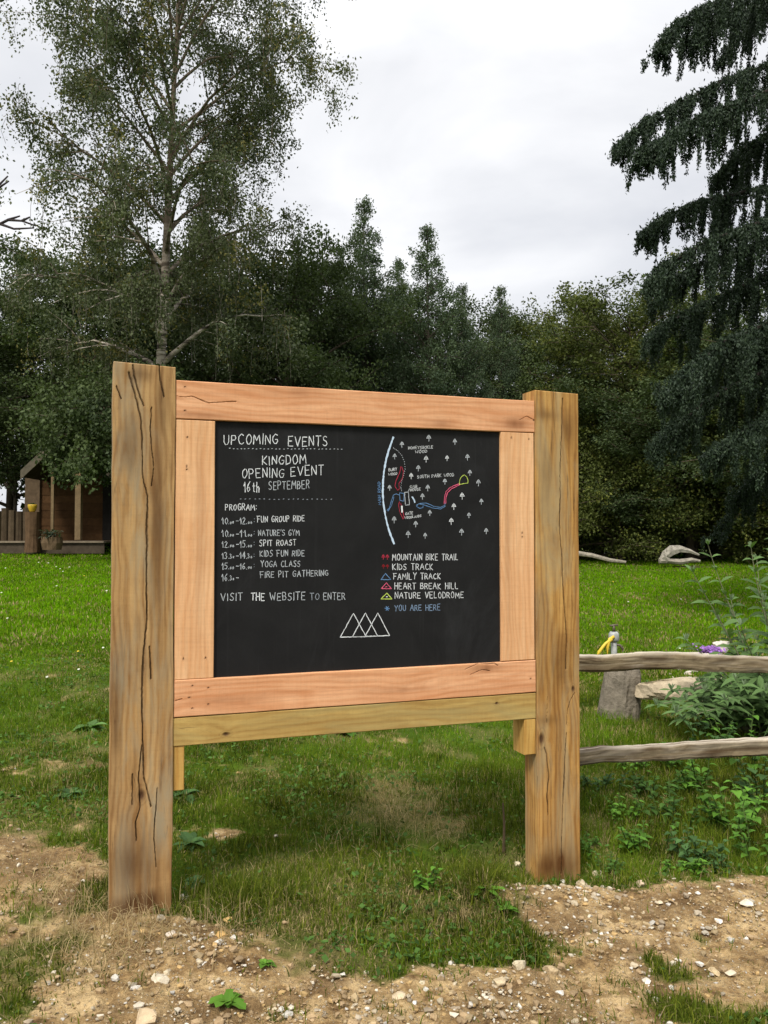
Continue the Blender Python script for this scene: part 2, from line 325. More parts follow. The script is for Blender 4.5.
def plank(name, x0, x1, z0, z1, y0, dep, mt, grain='z', cracks=(), knots=(), stains=(), res=.004, wob=.0, seed=0, parent=None, shear=(0, 0, 0, 0)):
    W_, H_ = x1-x0, z1-z0; nx_ = max(4, int(W_/(res*(.55 if grain == 'z' else 1.3)))); nz_ = max(4, int(H_/(res*(1.3 if grain == 'z' else .55)))); ny_ = max(3, int(dep/.02))
    ch = .0025
    Vs, Qs, G, CK, KN, ST = [], [], [], [], [], []; off = 0
    def wobx(x, z):
        return wob*((fbm(z*3, np.zeros_like(z), seed, 3)-.5)*2+(fbm(z*14, np.ones_like(z), seed+5, 2)-.5)*.8)*np.sign(x-(x0+x1)/2)*np.clip(abs(x-(x0+x1)/2)/(W_/2), 0, 1)**3
    def face(A, B, fn, depthface):
        nonlocal off
        a, b_ = np.meshgrid(A, B); sh = a.shape; P = fn(a.ravel(), b_.ravel()); x, y, z = P.T.copy()
        ck = np.zeros(len(x)); kn = ck.copy(); st = ck.copy()
        ac, al = (x-x0, z) if grain == 'z' else (z-z0, x)
        ac = ac.copy(); dy = 0
        if depthface == 0:
            wz = (fbm(x*60, z*60, seed+9, 2)-.5)
            for c in cracks:
                pl, wd = c[:2]; jj = .0022*(fbm(z*22, x*3, seed+3, 3) if grain == 'z' else fbm(x*22, z*3, seed+3, 3))*2-.0022+.0012*(fbm(z*90, x*9, seed+4, 2)-.5)*2
                d = seg_dist(x+(jj if grain == 'z' else 0), z+(jj if grain == 'x' else 0), pl); ww = wd*(.12+.8*(fbm(z*9, x*2, seed+13, 2) if grain == 'z' else fbm(x*9, z*2, seed+13, 2)))
                k_ = np.clip(1.4-d/ww, 0, 1)*(.6 if grain == 'x' else 1); ck = np.maximum(ck, k_*(.85+.5*wz))
            dy = ck*.008
            for (kx, kz, ra, rl) in knots:
                ex, ez = ((x-kx)/ra, (z-kz)/rl) if grain == 'z' else ((x-kx)/rl, (z-kz)/ra)
                r = np.hypot(ex, ez)*(1+.25*wz); kn = np.maximum(kn, np.clip(1.5-r*1.1, 0, 1)*.95)
                kn = np.maximum(kn, np.clip(1-abs(r-1.7)/.25, 0, 1)*.25)
                s_ = ex if grain == 'z' else ez; ac = ac+s_*ra*1.1*np.exp(-(r/2.6)**2)
                dy = dy+.004*np.clip(1-r, 0, 1)
            for (kx, kz, ra, rz, wt) in stains:
                st = np.maximum(st, 1.3*wt*np.exp(-(((x-kx)/ra)**2+((z-kz)/rz)**2))*(.5+1.0*fbm(x*30, z*8, seed+7, 3)))
            y = y+dy
        else: ac = ac+(y-y0)*1.0
        ends = (fbm(x*20, z*2, seed+30, 2)-.5)*.004 if grain == 'z' else 0
        x = x+wobx(x, z)
        if wob and grain == 'x': z = z+wob*(fbm(x*4, np.full_like(x, 3), seed+2, 3)-.5)*2
        f = (P[:, 0]-x0)/W_; fv = (P[:, 2]-z0)/H_; z = z+fv*(shear[0]*(1-f)+shear[1]*f)+(1-fv)*(shear[2]*(1-f)+shear[3]*f)
        Vs.append(np.stack([x, y, z], 1)); G.append(np.stack([ac, al+seed*.37, np.full(len(x), seed*1.3)], 1)); CK.append(ck); KN.append(kn); ST.append(st)
        n_, m_ = sh; i_ = (np.arange(n_-1)[:, None]*m_+np.arange(m_-1)[None]).ravel(); Qs.append(np.stack([i_, i_+1, i_+m_+1, i_+m_], 1)+off); off += len(x)
    xa = np.concatenate([[x0], np.linspace(x0+ch, x1-ch, nx_), [x1]]); za = np.concatenate([[z0], np.linspace(z0+ch, z1-ch, nz_), [z1]])
    ya = np.linspace(y0+ch, y0+dep, ny_)
    def edgey(x, z):
        e_ = np.minimum(np.minimum(x-x0, x1-x), np.minimum(z-z0, z1-z)); return np.where(e_ < ch*.5, ch, 0)
    face(xa, za, lambda x, z: np.stack([x, y0+edgey(x, z), z], 1), 0)
    face(xa[::-1], za[::6].tolist()+[z1], lambda x, z: np.stack([x, np.full_like(x, y0+dep), z], 1), 1)
    for xx, fl in ((x0, 1), (x1, 0)):
        face(ya if not fl else ya[::-1], za, lambda y, z, xx=xx: np.stack([np.full_like(y, xx), y, z], 1), 1)
    for zz, fl in ((z0, 0), (z1, 1)):
        face(xa, ya if fl else ya[::-1], lambda x, y, zz=zz: np.stack([x, y, np.full_like(x, zz)], 1), 2)
    return np_mesh(name, np.vstack(Vs), np.vstack(Qs), None, mt, parent, None, False, {'gc': np.vstack(G), 'crack': np.concatenate(CK), 'knot': np.concatenate(KN), 'stain': np.concatenate(ST)})
def zp(k, ox, oy, pts): return [uz(ox+a/k, oy+b_/k) for a, b_ in pts]
uL0 = uz(113.5, 362)[0]; uL1 = uz(175.8, 367)[0]; zLt = uz(144, 364.5)[1]; zLb = uz(140, 912)[1]
uR0 = uz(535, 391)[0]; uR1 = uz(579, 395)[0]-.008; zRt = uz(557, 392)[1]; zRb = uz(550, 876)[1]
UW = uR0-uL1
crL = [(zp(5.12, 100, 350, [(148, 115), (178, 230), (212, 370), (216, 500), (218, 640), (243, 750), (240, 1020)])+zp(3.53, 90, 640, [(200, -60), (188, 60), (183, 180), (185, 330), (190, 480), (215, 590)]), .0045),
       (zp(5.12, 100, 350, [(165, 75), (195, 215), (222, 290)]), .004), (zp(5.12, 100, 350, [(300, 75), (318, 200), (326, 240)]), .004), (zp(5.12, 100, 350, [(262, 290), (258, 440), (275, 600), (265, 700)]), .0033),
       (zp(3.53, 90, 640, [(182, 370), (172, 480), (176, 590), (162, 640), (164, 712)]), .0036), (zp(3.53, 90, 640, [(150, 470), (148, 580)]), .003), (zp(3.53, 90, 640, [(210, 20), (215, 140)]), .003),
       (zp(5.12, 100, 350, [(85, 190), (108, 255)]), .003), (zp(3.53, 90, 640, [(236, 520), (226, 700), (232, 800)]), .0028)]
stL = [(uL0+.15, uz(160, 520)[1], .025, .3, .55), (uL0+.08, uz(140, 870)[1], .09, .12, .5), (uL0+.165, uz(160, 410)[1], .02, .12, .5), (uL0+.02, uz(112, 720)[1], .02, .2, .5), (uL0+.08, uz(140, 375)[1], .05, .025, .5), (uL0+.1, zLb+.03, .12, .05, .8), (uL0+.06, uz(130, 450)[1], .03, .1, .35)]
plank('post', uL0, uL1-.001, zLb-.12, zLt, -.004, .105, M_POST, 'z', crL, [(uL0+.105, uz(140, 795)[1], .012, .02)], stL, .0036, .0032, 3, sign, (.004, -.003, 0, 0))
crR = [(zp(6.02, 500, 380, [(375, 110), (372, 250), (366, 400), (360, 560), (362, 700), (356, 860), (366, 1024)])+zp(4.1, 480, 640, [(352, -20), (350, 120)]), .0042),
       (zp(4.1, 480, 640, [(262, 440), (272, 470), (281, 560), (274, 640), (277, 720)]), .004), (zp(4.1, 480, 640, [(386, 215), (372, 240), (358, 280), (352, 345)]), .004), (zp(4.1, 480, 640, [(352, 380), (345, 560), (335, 760), (331, 960)]), .0042),
       (zp(4.1, 480, 640, [(232, 560), (231, 690)]), .003), (zp(4.1, 480, 640, [(275, 230), (272, 340)]), .002)]
k1 = uz(480+250/4.1, 640+405/4.1); k2 = uz(480+380/4.1, 640+198/4.1)
stR = [(uR0+.06, uz(545, 415)[1], .06, .025, .45), (uR0+.16, uz(573, 430)[1], .03, .07, .5), (uR0+.05, uz(545, 480)[1], .03, .15, .3), (uR0+.1, zRb+.04, .12, .07, .75), (uR0+.12, uz(560, 660)[1], .05, .1, .45), (uR0+.05, uz(545, 720)[1], .05, .02, .35)]
plank('post', uR0, uR1, zRb-.12, zRt, -.004, .105, M_POST2, 'z', crR, [(k1[0], k1[1], .012, .026), (k2[0], k2[1], .009, .013)], stR, .0036, .0028, 8, sign, (.002, -.003, 0, 0))
# frame boards
zA0, zA1 = uz(176, 380)[1], uz(535, 401)[1]; zB0, zB1 = uz(176, 418.5)[1], uz(535, 432.6)[1]
zC0, zC1 = uz(176, 680)[1], uz(535, 660)[1]; zD0, zD1 = uz(176, 717.5)[1], uz(535, 692.2)[1]
print('frame z', zA0, zA1, zB0, zB1, zC0, zC1, zD0, zD1, 'posts', uL0, uL1, uR0, uR1, zLt, zLb, zRt, zRb)
zA = zA0; zB = (zB0+zB1)/2; zC = (zC0+zC1)/2; zD = (zD0+zD1)/2
a0, a1 = uL1+.002, uR0-.002
def nails(pts, s=.004): return [(x, z, s*.8, s) for x, z in pts]
plank('top_rail', a0, a1, zB, zA, 0, .045, M_FRAME, 'x',
      [(zp(5.12, 100, 350, [(392, 232), (430, 238), (470, 235), (500, 245), (560, 268), (640, 262), (700, 262)]), .003), (zp(6.02, 500, 380, [(120, 245), (160, 225), (215, 255)]), .0025)],
      nails(zp(5.12, 100, 350, [(436, 188), (436, 305)])+zp(6.02, 500, 380, [(205, 250)])), [(uz(515, 425)[0], uz(515, 425)[1], .06, .025, .6), (uz(440, 420)[0], zB+.02, .08, .02, .35), (uz(200, 412)[0], zB+.015, .1, .012, .4), (uz(300, 392)[0], zA-.02, .12, .02, .25)], .0036, .0012, 11, sign, (0, zA1-zA, zB0-zB, zB1-zB))
plank('bottom_rail', a0, a1, zD, zC-.0015, 0, .045, M_FRAME, 'x',
      [(zp(3.53, 90, 640, [(300, 218), (312, 213), (326, 209)]), .003), (zp(4.1, 480, 640, [(-60, 120), (0, 92), (30, 98), (60, 95), (75, 105)]), .003), (zp(4.1, 480, 640, [(-40, 140), (10, 120), (40, 125)]), .002)],
      nails(zp(3.53, 90, 640, [(362, 163), (418, 170), (362, 243), (418, 228), (350, 205)])+zp(4.1, 480, 640, [(208, 158)])), [(uz(485, 668)[0], uz(485, 668)[1], .07, .018, .6), (uz(230, 700)[0], uz(230, 700)[1], .12, .015, .3), (uz(400, 690)[0], uz(400, 690)[1], .15, .012, .3)], .0036, .0012, 14, sign, (zC0-zC, zC1-zC, zD0-zD, zD1-zD))
sl0, sl1 = a0, uz(214.5, 540)[0]; sr0, sr1 = uz(501.5, 540)[0], a1-.004
dB = lambda u: (zB0-zB)*(1-u/UW)+(zB1-zB)*(u/UW)
plank('side_board', sl0, sl1, zC+.0005, zB-.0025, .0015, .04, M_STILE, 'z', [], nails(zp(5.12, 100, 350, [(445, 590), (445, 606)])+zp(3.53, 90, 640, [(330, 66), (408, 63)])+zp(5.12, 100, 350, [(448, 440)])), [(sl0+.09, zC+.5, .02, .4, .25)], .0036, .0008, 17, sign, (zB0-zB, zB0-zB, 0, 0))
plank('side_board', sr0, sr1, zC+.0005, zB-.0025, .0015, .04, M_STILE, 'z', [], nails(zp(6.02, 500, 380, [(70, 355), (175, 362), (135, 925), (135, 950)])), [(sr0+.03, zC+.5, .015, .4, .3)], .0036, .0008, 21, sign, (zB1-zB, zB1-zB, 0, 0))
zE0, zE1 = uz(176, 746.5)[1], uz(535, 718.5)[1]
plank('support_beam', a0-.004, a1+.001, (zE0+zE1)/2, zD-.003, .002, .095, M_BEAM, 'x', [], [(uz(226, 735)[0], uz(226, 735)[1], .008, .014), (uz(497, 703)[0], uz(497, 703)[1], .006, .008)], [], .004, .001, 25, sign, (zD0-zD, zD1-zD, (zE0-zE1)/2, (zE1-zE0)/2))
zc0 = uz(180, 791)[1]; zc1 = uz(530, 755)[1]
plank('cleat', uL1+.001, uz(184.5, 770)[0], zc0, zE0-.002, .006, .09, M_CLEAT, 'z', [], [], [], .005, .001, 31, sign)
plank('cleat', uz(525, 735)[0], uR0-.001, zc1, zE1-.002, .004, .097, M_CLEAT, 'z', [], [], [], .005, .001, 33, sign)
# black panel
m, t, b = mat('blackboard_paint', .8, .25); tcn = nd(t, 'ShaderNodeTexCoord').outputs['Object']
d1 = noise(t, tcn, 5, 6, .6, None, .5); d2 = noise(t, tcn, 160, 3, .7)
c = ramp(t, d1, [(.35, (.0055, .0055, .006)), (.7, (.011, .011, .0115))]); c = mixc(t, .5, c, ramp(t, d2, [(.3, 0.6), (.7, 1.0)]), 'MULTIPLY')
sm = noise(t, tcn, 3.2, 7, .7, (1, 1, .45), 1.2); c = mixc(t, ramp(t, sm, [(.52, 0.0), (.75, .5)]), c, (.028, .029, .031))
dr = noise(t, tcn, 1, 4, .6, (45, 1, 1.4)); c = mixc(t, ramp(t, dr, [(.58, 0.0), (.75, .35)]), c, (.024, .024, .025))
t.links.new(c, b.inputs['Base Color']); bump(t, b, d2, .15, .0006)
BO = .016
pn = MB(); pn.box(sl1-.03, sr0+.03, BO, BO+.012, zC-.03, zB+.035); pan = pn.build('chalkboard_panel', m, sign)

# chalk writing -------------------------------------------------------------
GL = {
 'A': [[(0, 0), (.45, 1), (.9, 0)], [(.17, .38), (.74, .38)]], 'B': [[(0, 0), (0, 1), (.5, .96), (.62, .75), (.45, .54), (0, .5)], [(.45, .54), (.72, .32), (.55, .04), (0, 0)]],
 'C': [[(.75, .85), (.45, 1), (.1, .75), (.02, .4), (.2, .06), (.5, 0), (.78, .14)]], 'D': [[(0, 0), (0, 1), (.45, .92), (.75, .55), (.6, .15), (0, 0)]],
 'E': [[(.68, 1), (0, 1), (0, 0), (.7, 0)], [(0, .52), (.55, .52)]], 'F': [[(.7, 1), (0, 1), (0, 0)], [(0, .52), (.55, .52)], [(-.15, 1), (.1, 1)]],
 'G': [[(.75, .88), (.42, 1), (.08, .72), (.02, .35), (.25, .02), (.6, .02), (.78, .25), (.78, .45), (.45, .45)]], 'H': [[(0, 0), (0, 1)], [(.72, 0), (.72, 1)], [(0, .5), (.72, .5)]],
 'I': [[(.05, 0), (.05, 1)]], 'K': [[(0, 0), (0, 1)], [(.66, 1), (.02, .45), (.7, 0)]], 'L': [[(0, 1), (0, 0), (.62, 0)]],
 'M': [[(0, 0), (.08, 1), (.5, .35), (.9, 1), (1, 0)]], 'N': [[(0, 0), (0, 1), (.72, 0), (.72, 1)]], 'O': [[(.4, 1), (.08, .75), (.02, .4), (.2, .04), (.48, 0), (.76, .3), (.78, .65), (.6, .95), (.4, 1)]],
 'P': [[(0, 0), (0, 1), (.5, .97), (.68, .74), (.5, .5), (0, .45)]], 'R': [[(0, 0), (0, 1), (.5, .97), (.66, .76), (.5, .52), (0, .48)], [(.3, .48), (.72, 0)]],
 'S': [[(.66, .9), (.4, 1), (.08, .86), (.12, .6), (.52, .46), (.68, .22), (.5, .02), (.2, 0), (0, .12)]], 'T': [[(0, 1), (.8, 1)], [(.4, 1), (.4, 0)]],
 'U': [[(0, 1), (.02, .3), (.2, .02), (.5, .02), (.7, .3), (.72, 1)]], 'V': [[(0, 1), (.4, 0), (.82, 1)]], 'W': [[(0, 1), (.25, 0), (.52, .7), (.8, 0), (1.08, 1)]],
 'Y': [[(0, 1), (.38, .5), (.78, 1)], [(.38, .5), (.34, 0)]], '0': [[(.3, 1), (.05, .7), (.05, .3), (.28, 0), (.52, .3), (.55, .7), (.3, 1)]], '1': [[(-.02, .62), (.22, 1), (.22, 0)]],
 '2': [[(.02, .78), (.25, 1), (.5, .78), (.4, .5), (0, 0), (.6, 0)]], '3': [[(.02, .9), (.3, 1), (.5, .78), (.25, .54), (.55, .3), (.35, .02), (0, .08)]], '4': [[(.42, 0), (.42, 1), (0, .35), (.6, .35)]],
 '5': [[(.55, 1), (.08, 1), (.05, .58), (.38, .6), (.55, .32), (.35, .02), (0, .06)]], '6': [[(.5, 1), (.15, .7), (.03, .3), (.25, 0), (.52, .2), (.42, .48), (.1, .38)]],
 '-': [[(.05, .45), (.5, .45)]], ':': [[(.1, .2), (.12, .24)], [(.1, .7), (.12, .74)]], '.': [[(.04, .02), (.08, .05)]], "'": [[(.08, 1), (.04, .75)]],
 't': [[(.2, .9), (.2, .05), (.4, 0)], [(0, .62), (.45, .62)]], 'h': [[(0, 1), (0, 0)], [(0, .4), (.3, .58), (.42, .4), (.42, 0)]], 'o': [[(.2, .5), (.02, .3), (.18, .02), (.38, .2), (.34, .45), (.2, .5)]]}
WID = {'M': 1.0, 'W': 1.08, 'I': .1, 'A': .9, '1': .25, '.': .1, ':': .15, "'": .12, '-': .5, 'o': .4, 't': .45, 'h': .42, '0': .55, ' ': .5, 'C': .78, 'O': .78, 'G': .78, 'T': .8, 'V': .82, 'Y': .78}
def chalk_mat(name, c, cover=.75):
    m, t, b = mat(name, .95, .05); b.inputs['Base Color'].default_value = (*c, 1); tcn = nd(t, 'ShaderNodeTexCoord').outputs['Object']
    n = noise(t, tcn, 420, 2, .8); f = ramp(t, n, [(.42-.4*cover+.12, 0.15), (.62-.25*cover, 1.0)])
    tr = nd(t, 'ShaderNodeBsdfTransparent'); ms = nd(t, 'ShaderNodeMixShader'); t.links.new(f, ms.inputs[0])
    t.links.new(tr.outputs[0], ms.inputs[1]); t.links.new(b.outputs[0], ms.inputs[2]); t.links.new(ms.outputs[0], t.nodes['Material Output'].inputs[0]); return m
CH = {k: chalk_mat('chalk_'+k, c, cv) for k, (c, cv) in dict(white=((.66, .68, .70), .9), soft=((.46, .49, .52), .75), grey=((.28, .31, .35), .65), blue=((.13, .25, .45), .75), paleblue=((.50, .62, .76), .95), red=((.42, .04, .07), .8),
      darkred=((.25, .02, .025), .7), pink=((.72, .12, .22), .9), lime=((.50, .62, .12), .95), slate=((.20, .28, .40), .7)).items()}
jr = random.Random(3); ystk = [0]
def strokes(paths, wd, key, name, y=None):
    """paths in board metres (u,z) -> flat chalk ribbons lying on the panel"""
    mb = MB(); ystk[0] += 1; y = BO-.0010-.00002*(ystk[0] % 30)
    for P in paths:
        P = np.array(P, float)
        if len(P) < 2: continue
        Q = [P[0]]
        for a, b_ in zip(P[:-1], P[1:]):
            n_ = max(1, int(np.linalg.norm(b_-a)/.006))
            for k in range(1, n_+1): Q.append(a+(b_-a)*k/n_)
        Q = np.array(Q); Q[1:-1] += rng.normal(0, .00035, Q[1:-1].shape)
        T = np.gradient(Q, axis=0); T /= np.linalg.norm(T, axis=1)[:, None]+1e-9; Nn = np.stack([-T[:, 1], T[:, 0]], 1)
        ww = wd*.36*(1+rng.normal(0, .16, len(Q)))[:, None]
        Q[0] -= T[0]*wd*.3; Q[-1] += T[-1]*wd*.3
        Lf, Rt = Q+Nn*ww, Q-Nn*ww; n_ = len(Q)
        V_ = np.array([[p[0], y, p[1]] for p in np.vstack([Lf, Rt])]); i_ = np.arange(n_-1)
        mb.add(V_, np.stack([i_, i_+n_, i_+n_+1, i_+1], 1))
    return mb.build(name, CH[key], pan)
def bp(px, py): return np.array(uz(px, py, BO-.001))
def write(txt, x0, y0, x1, y1, cap, key='white', wd=.0036, name='chalk_writing', small='', slant=0):
    A = bp(x0, y0); B = bp(x1, y1); capm = bp(x0, y0-cap)[1]-A[1]; wds = []
    gap = .36
    tot = sum(WID.get(ch, .72)+gap for ch in txt)-gap; Lm = np.linalg.norm(B-A); sx_ = Lm/tot; d = (B-A)/Lm; up = np.array([0, 1.])
    paths = []; cur = 0
    for ch in txt:
        w_ = WID.get(ch, .72); jh = 1+jr.uniform(-.09, .09); jz = jr.uniform(-.05, .05)*capm; js = jr.uniform(-.06, .06)+slant
        for st in GL.get(ch, []):
            paths.append([A+d*((cur+x+js*y+jr.uniform(-.02, .02))*sx_)+up*(y*capm*jh+jz+jr.uniform(-.015, .015)*capm) for x, y in st])
        cur += w_+gap
    return strokes(paths, wd, key, name)
def dots(x0, y0, x1, y1, n_, key='soft'):
    P = [bp(x0+(x1-x0)*k/(n_-1)+jr.uniform(-.4, .4), y0+(y1-y0)*k/(n_-1)+jr.uniform(-.3, .3)) for k in range(n_)]
    return strokes([[p, p+np.array([.0035, jr.uniform(-.0005, .0015)])] for p in P], .0032, key, 'dotted_line')
W3 = .0040
write('UPCOMING', 224, 444.8, 277.5, 443.8, 9.8, 'white', W3); write('EVENTS', 288.3, 446, 327.3, 446, 9.6, 'white', W3)
dots(229, 448.6, 341.5, 449.2, 30)
write('KINGDOM', 262.3, 465, 306, 463.5, 9.2, 'white', W3); write('OPENING', 242, 478.2, 283.8, 477, 9.2, 'white', W3*.9); write('EVENT', 291, 476, 323.3, 474.5, 9.4, 'white', W3*.9)
write('16th', 244, 492.3, 259, 491.8, 9.5, 'white', W3); write('SEPTEMBER', 268.8, 489.7, 309.2, 488.3, 8.2, 'soft', W3*.8)
dots(240, 499, 331, 499.3, 20, 'grey')
write('PROGRAM:', 225.4, 510.4, 256.5, 510, 6.2, 'white', .0034)
times = [('1', '0', '1', '2', '0o', '0o', 524.2, 'FUN GROUP RIDE', 257.5, 522.3, 304.4, 521.2, 'white'), ('1', '0', '1', '1', '0o', '0o', 536.8, "NATURE'S GYM", 258.5, 535.8, 299.3, 535.4, 'soft'),
         ('1', '2', '1', '5', '0o', '0o', 547.6, 'SPIT ROAST', 259.6, 546, 296, 545.3, 'white'), ('1', '3', '1', '4', '3o', '3o', 558.8, 'KIDS FUN RIDE', 260, 556.6, 304.4, 555.9, 'soft'),
         ('1', '5', '1', '6', '0o', '0o', 569.4, 'YOGA CLASS', 261, 567, 300, 566.4, 'soft'), ('1', '6', '', '', '3o', '', 580.8, 'FIRE PIT GATHERING', 260.5, 577.8, 328, 575.6, 'soft')]
for a, b1, c1, d1_, m1, m2, yb, tx, xa_, ya_, xb_, yb2, key in times:
    write(a+b1, 222, yb, 227.8, yb, 6.4, 'soft', .0031); write('.oo' if m1[0] == '0' else '.3o', 228.6, yb-.2, 233.8, yb-.3, 4.6, 'soft', .003); write('-', 236, yb-.4, 238.6, yb-.4, 6, 'soft', .0032)
    if c1: write(c1+d1_, 240, yb-.2, 245.6, yb-.2, 6.4, 'soft', .0036); write('.oo' if m2[0] == '0' else '.3o', 246.4, yb-.3, 251.8, yb-.4, 4.4, 'soft', .003)
    if c1: write(':', 253.4, yb-1.5, 254.4, yb-1.5, 5, 'grey', .003)
    write(tx, xa_, ya_, xb_, yb2, 5.9, key, .0031)
write('VISIT', 221, 600.8, 242.5, 600.4, 7.2, 'soft', .0034); write('THE', 251, 600.4, 264.5, 600.2, 7.4, 'white', .0042); write('WEBSITE', 270, 600.2, 305, 599.8, 7.4, 'soft', .0034); write('TO', 310, 599.8, 319, 599.7, 6.8, 'grey', .0034); write('ENTER', 323.5, 599.8, 345, 599.6, 6.8, 'soft', .0032)
tri = lambda xl, xa2, xr, yb, yt, dy=0: [bp(xl, yb), bp(xa2, yt), bp(xr, yb-dy), bp(xl, yb)]
strokes([tri(340.3, 353.3, 366, 637.2, 613.2, .6), tri(352.3, 365.3, 377.8, 636.8, 613, .6), tri(365, 377.8, 389.6, 636.3, 613, .7)], .0042, 'white', 'triangle_emblem')
write('MOUNTAIN BIKE TRAIL', 392.3, 560.2, 458, 560, 6.0, 'white', .0033); write('KIDS TRACK', 392.7, 569.8, 432.8, 569.6, 6.0, 'white', .0033); write('FAMILY TRACK', 393.6, 579.3, 440.3, 579.1, 6.0, 'white', .0033)
write('HEART BREAK HILL', 394.7, 589, 458, 588.8, 5.9, 'white', .0033); write('NATURE VELODROME', 395, 598.4, 463.4, 597.9, 6.0, 'white', .0033); write('YOU ARE HERE', 394.7, 610.8, 440, 610.3, 5.8, 'slate', .0036)
def star(x, y, r=2.2): return [[bp(x-r*math.cos(a), y-r*math.sin(a)), bp(x+r*math.cos(a), y+r*math.sin(a))] for a in (0.1, 1.1, 2.1)]
strokes(star(387.2, 608.4), .0036, 'blue', 'legend_star')
strokes([tri(381, 385.6, 390.6, 579.6, 573.4)], .0036, 'blue', 'legend_triangle'); strokes([tri(381.4, 386.3, 391.4, 588.6, 582.8), [bp(385.6, 587), bp(387, 586.6)]], .0038, 'pink', 'legend_triangle')
strokes([tri(381, 386.8, 392, 598.9, 593)], .0042, 'lime', 'legend_triangle'); strokes([[bp(386.3, 596.9), bp(387.3, 596.7)]], .005, 'white', 'legend_dot')
def treemark(x, y, s=1):
    return [[bp(x-1.9*s, y+.3), bp(x-1.2*s, y-1.6*s), bp(x, y-3.0*s), bp(x+1.2*s, y-1.6*s), bp(x+1.9*s, y+.2)], [bp(x-1.5*s, y+.1), bp(x+1.5*s, y)], [bp(x-1.1*s, y-1.2*s), bp(x+1.1*s, y-1.3*s)], [bp(x, y-2*s), bp(x, y+3*s)]]
strokes(treemark(383.3, 557, .8)+treemark(387.3, 557, .8), .0030, 'red', 'legend_trees'); strokes(treemark(383.5, 566.3, .7)+treemark(387.4, 566.3, .7), .0026, 'darkred', 'legend_trees')
mq = lambda X_, Y_: bp(365+X_/5.486, 425+Y_/5.486)
strokes([[mq(*p) for p in [(155, 68), (135, 125), (118, 180), (106, 240), (99, 300), (97, 370), (102, 440), (112, 500), (126, 560), (143, 610), (159, 650)]]], .0098, 'paleblue', 'map_road')
for (a, b_) in [(350, 72), (493, 92), (202, 107), (163, 172), (335, 187), (450, 182), (562, 177), (292, 237), (575, 262), (253, 280), (438, 310), (622, 317), (344, 345), (135, 345), (315, 392), (533, 390), (638, 420), (487, 447), (355, 482), (570, 495), (160, 520), (473, 528), (278, 543), (237, 600), (330, 607), (530, 587), (665, 582)]:
    strokes(treemark(365+a/5.486, 425+b_/5.486, jr.uniform(.85, 1.1)), .0032, jr.choice(['soft', 'white', 'soft']), 'map_tree')
for tx, x0, y0, x1, y1, cap in [('HONEYSUCKLE', 238, 134, 372, 128, 15), ('WOOD', 276, 155, 340, 151, 15), ('BURY', 130, 254, 175, 250, 15), ('WOOD', 128, 277, 176, 273, 13), ('SOUTH PARK WOOD', 287, 293, 487, 281, 17), ('CLUB', 247, 346, 285, 343, 14), ('HOUSE', 248, 364, 305, 357, 14), ('GATE', 222, 494, 262, 490, 14), ('WOODLANDS', 218, 516, 308, 504, 13)]:
    write(tx, 365+x0/5.486, 425+y0/5.486, 365+x1/5.486, 425+y1/5.486, cap/5.486, 'white', .0021, 'map_writing')
# road name, turned to run up beside the road
A_ = mq(88, 438); B_ = mq(84, 318); paths = []; cur = 0
for ch in 'MAIN ROAD':
    for st in GL.get(ch, []): paths.append([A_+(B_-A_)*((cur+x)/8.2)+np.array([-.0115*y, 0]) for x, y in st])
    cur += WID.get(ch, .72)+.28
strokes(paths, .0024, 'blue', 'map_writing')
P_ = [(155, 125), (178, 140), (200, 165), (215, 200), (219, 240), (210, 275), (200, 305), (195, 340), (201, 368)]
pts = []
for a, b_ in zip(P_[:-1], P_[1:]): pts += [mq(a[0]+(b_[0]-a[0])*k/3, a[1]+(b_[1]-a[1])*k/3) for k in range(3)]
strokes([[p, p+np.array([.0018, -.0018])] for p in pts], .0026, 'soft', 'map_path')
strokes([[mq(*p) for p in q] for q in [[(197, 228), (190, 262), (172, 300), (164, 335), (178, 358), (188, 350), (186, 320), (206, 290), (210, 255), (202, 230)], [(190, 420), (184, 440), (192, 480), (208, 515), (214, 510), (208, 470), (196, 430)]]], .0028, 'red', 'map_path')
strokes([[mq(*p) for p in q] for q in [[(120, 468), (134, 455), (142, 425), (155, 385), (170, 378), (188, 384)], [(126, 472), (146, 440), (158, 395)], [(190, 372), (192, 412), (212, 418), (214, 376), (190, 372)], [(282, 440), (300, 430), (335, 428), (375, 445), (415, 452), (437, 440), (440, 428)], [(440, 445), (415, 461), (370, 455), (330, 440), (295, 432), (282, 446), (300, 458), (318, 452), (318, 444)]]], .0030, 'blue', 'map_path')
strokes([[mq(258, 395), mq(266, 408), mq(273, 425)], [mq(263, 396), mq(274, 420)]], .0055, 'paleblue', 'map_arrow')
strokes([[mq(*p) for p in q] for q in [[(434, 432), (436, 400), (444, 365), (468, 342), (495, 330), (520, 322)], [(443, 430), (444, 400), (452, 372), (474, 350), (500, 338), (520, 328)]]], .0034, 'pink', 'map_path')
strokes([[mq(*p) for p in [(517, 322), (520, 300), (530, 283), (545, 274), (558, 284), (565, 302), (563, 318), (540, 322), (517, 326)]]], .0034, 'lime', 'map_path')
strokes([[mq(*p) for p in q] for q in [[(216, 370), (238, 368), (243, 438), (222, 440), (216, 370)], [(236, 366), (244, 350)]]], .0034, 'soft', 'map_building'); strokes([[mq(202, 447), mq(203, 476)]], .0095, 'white', 'map_building')

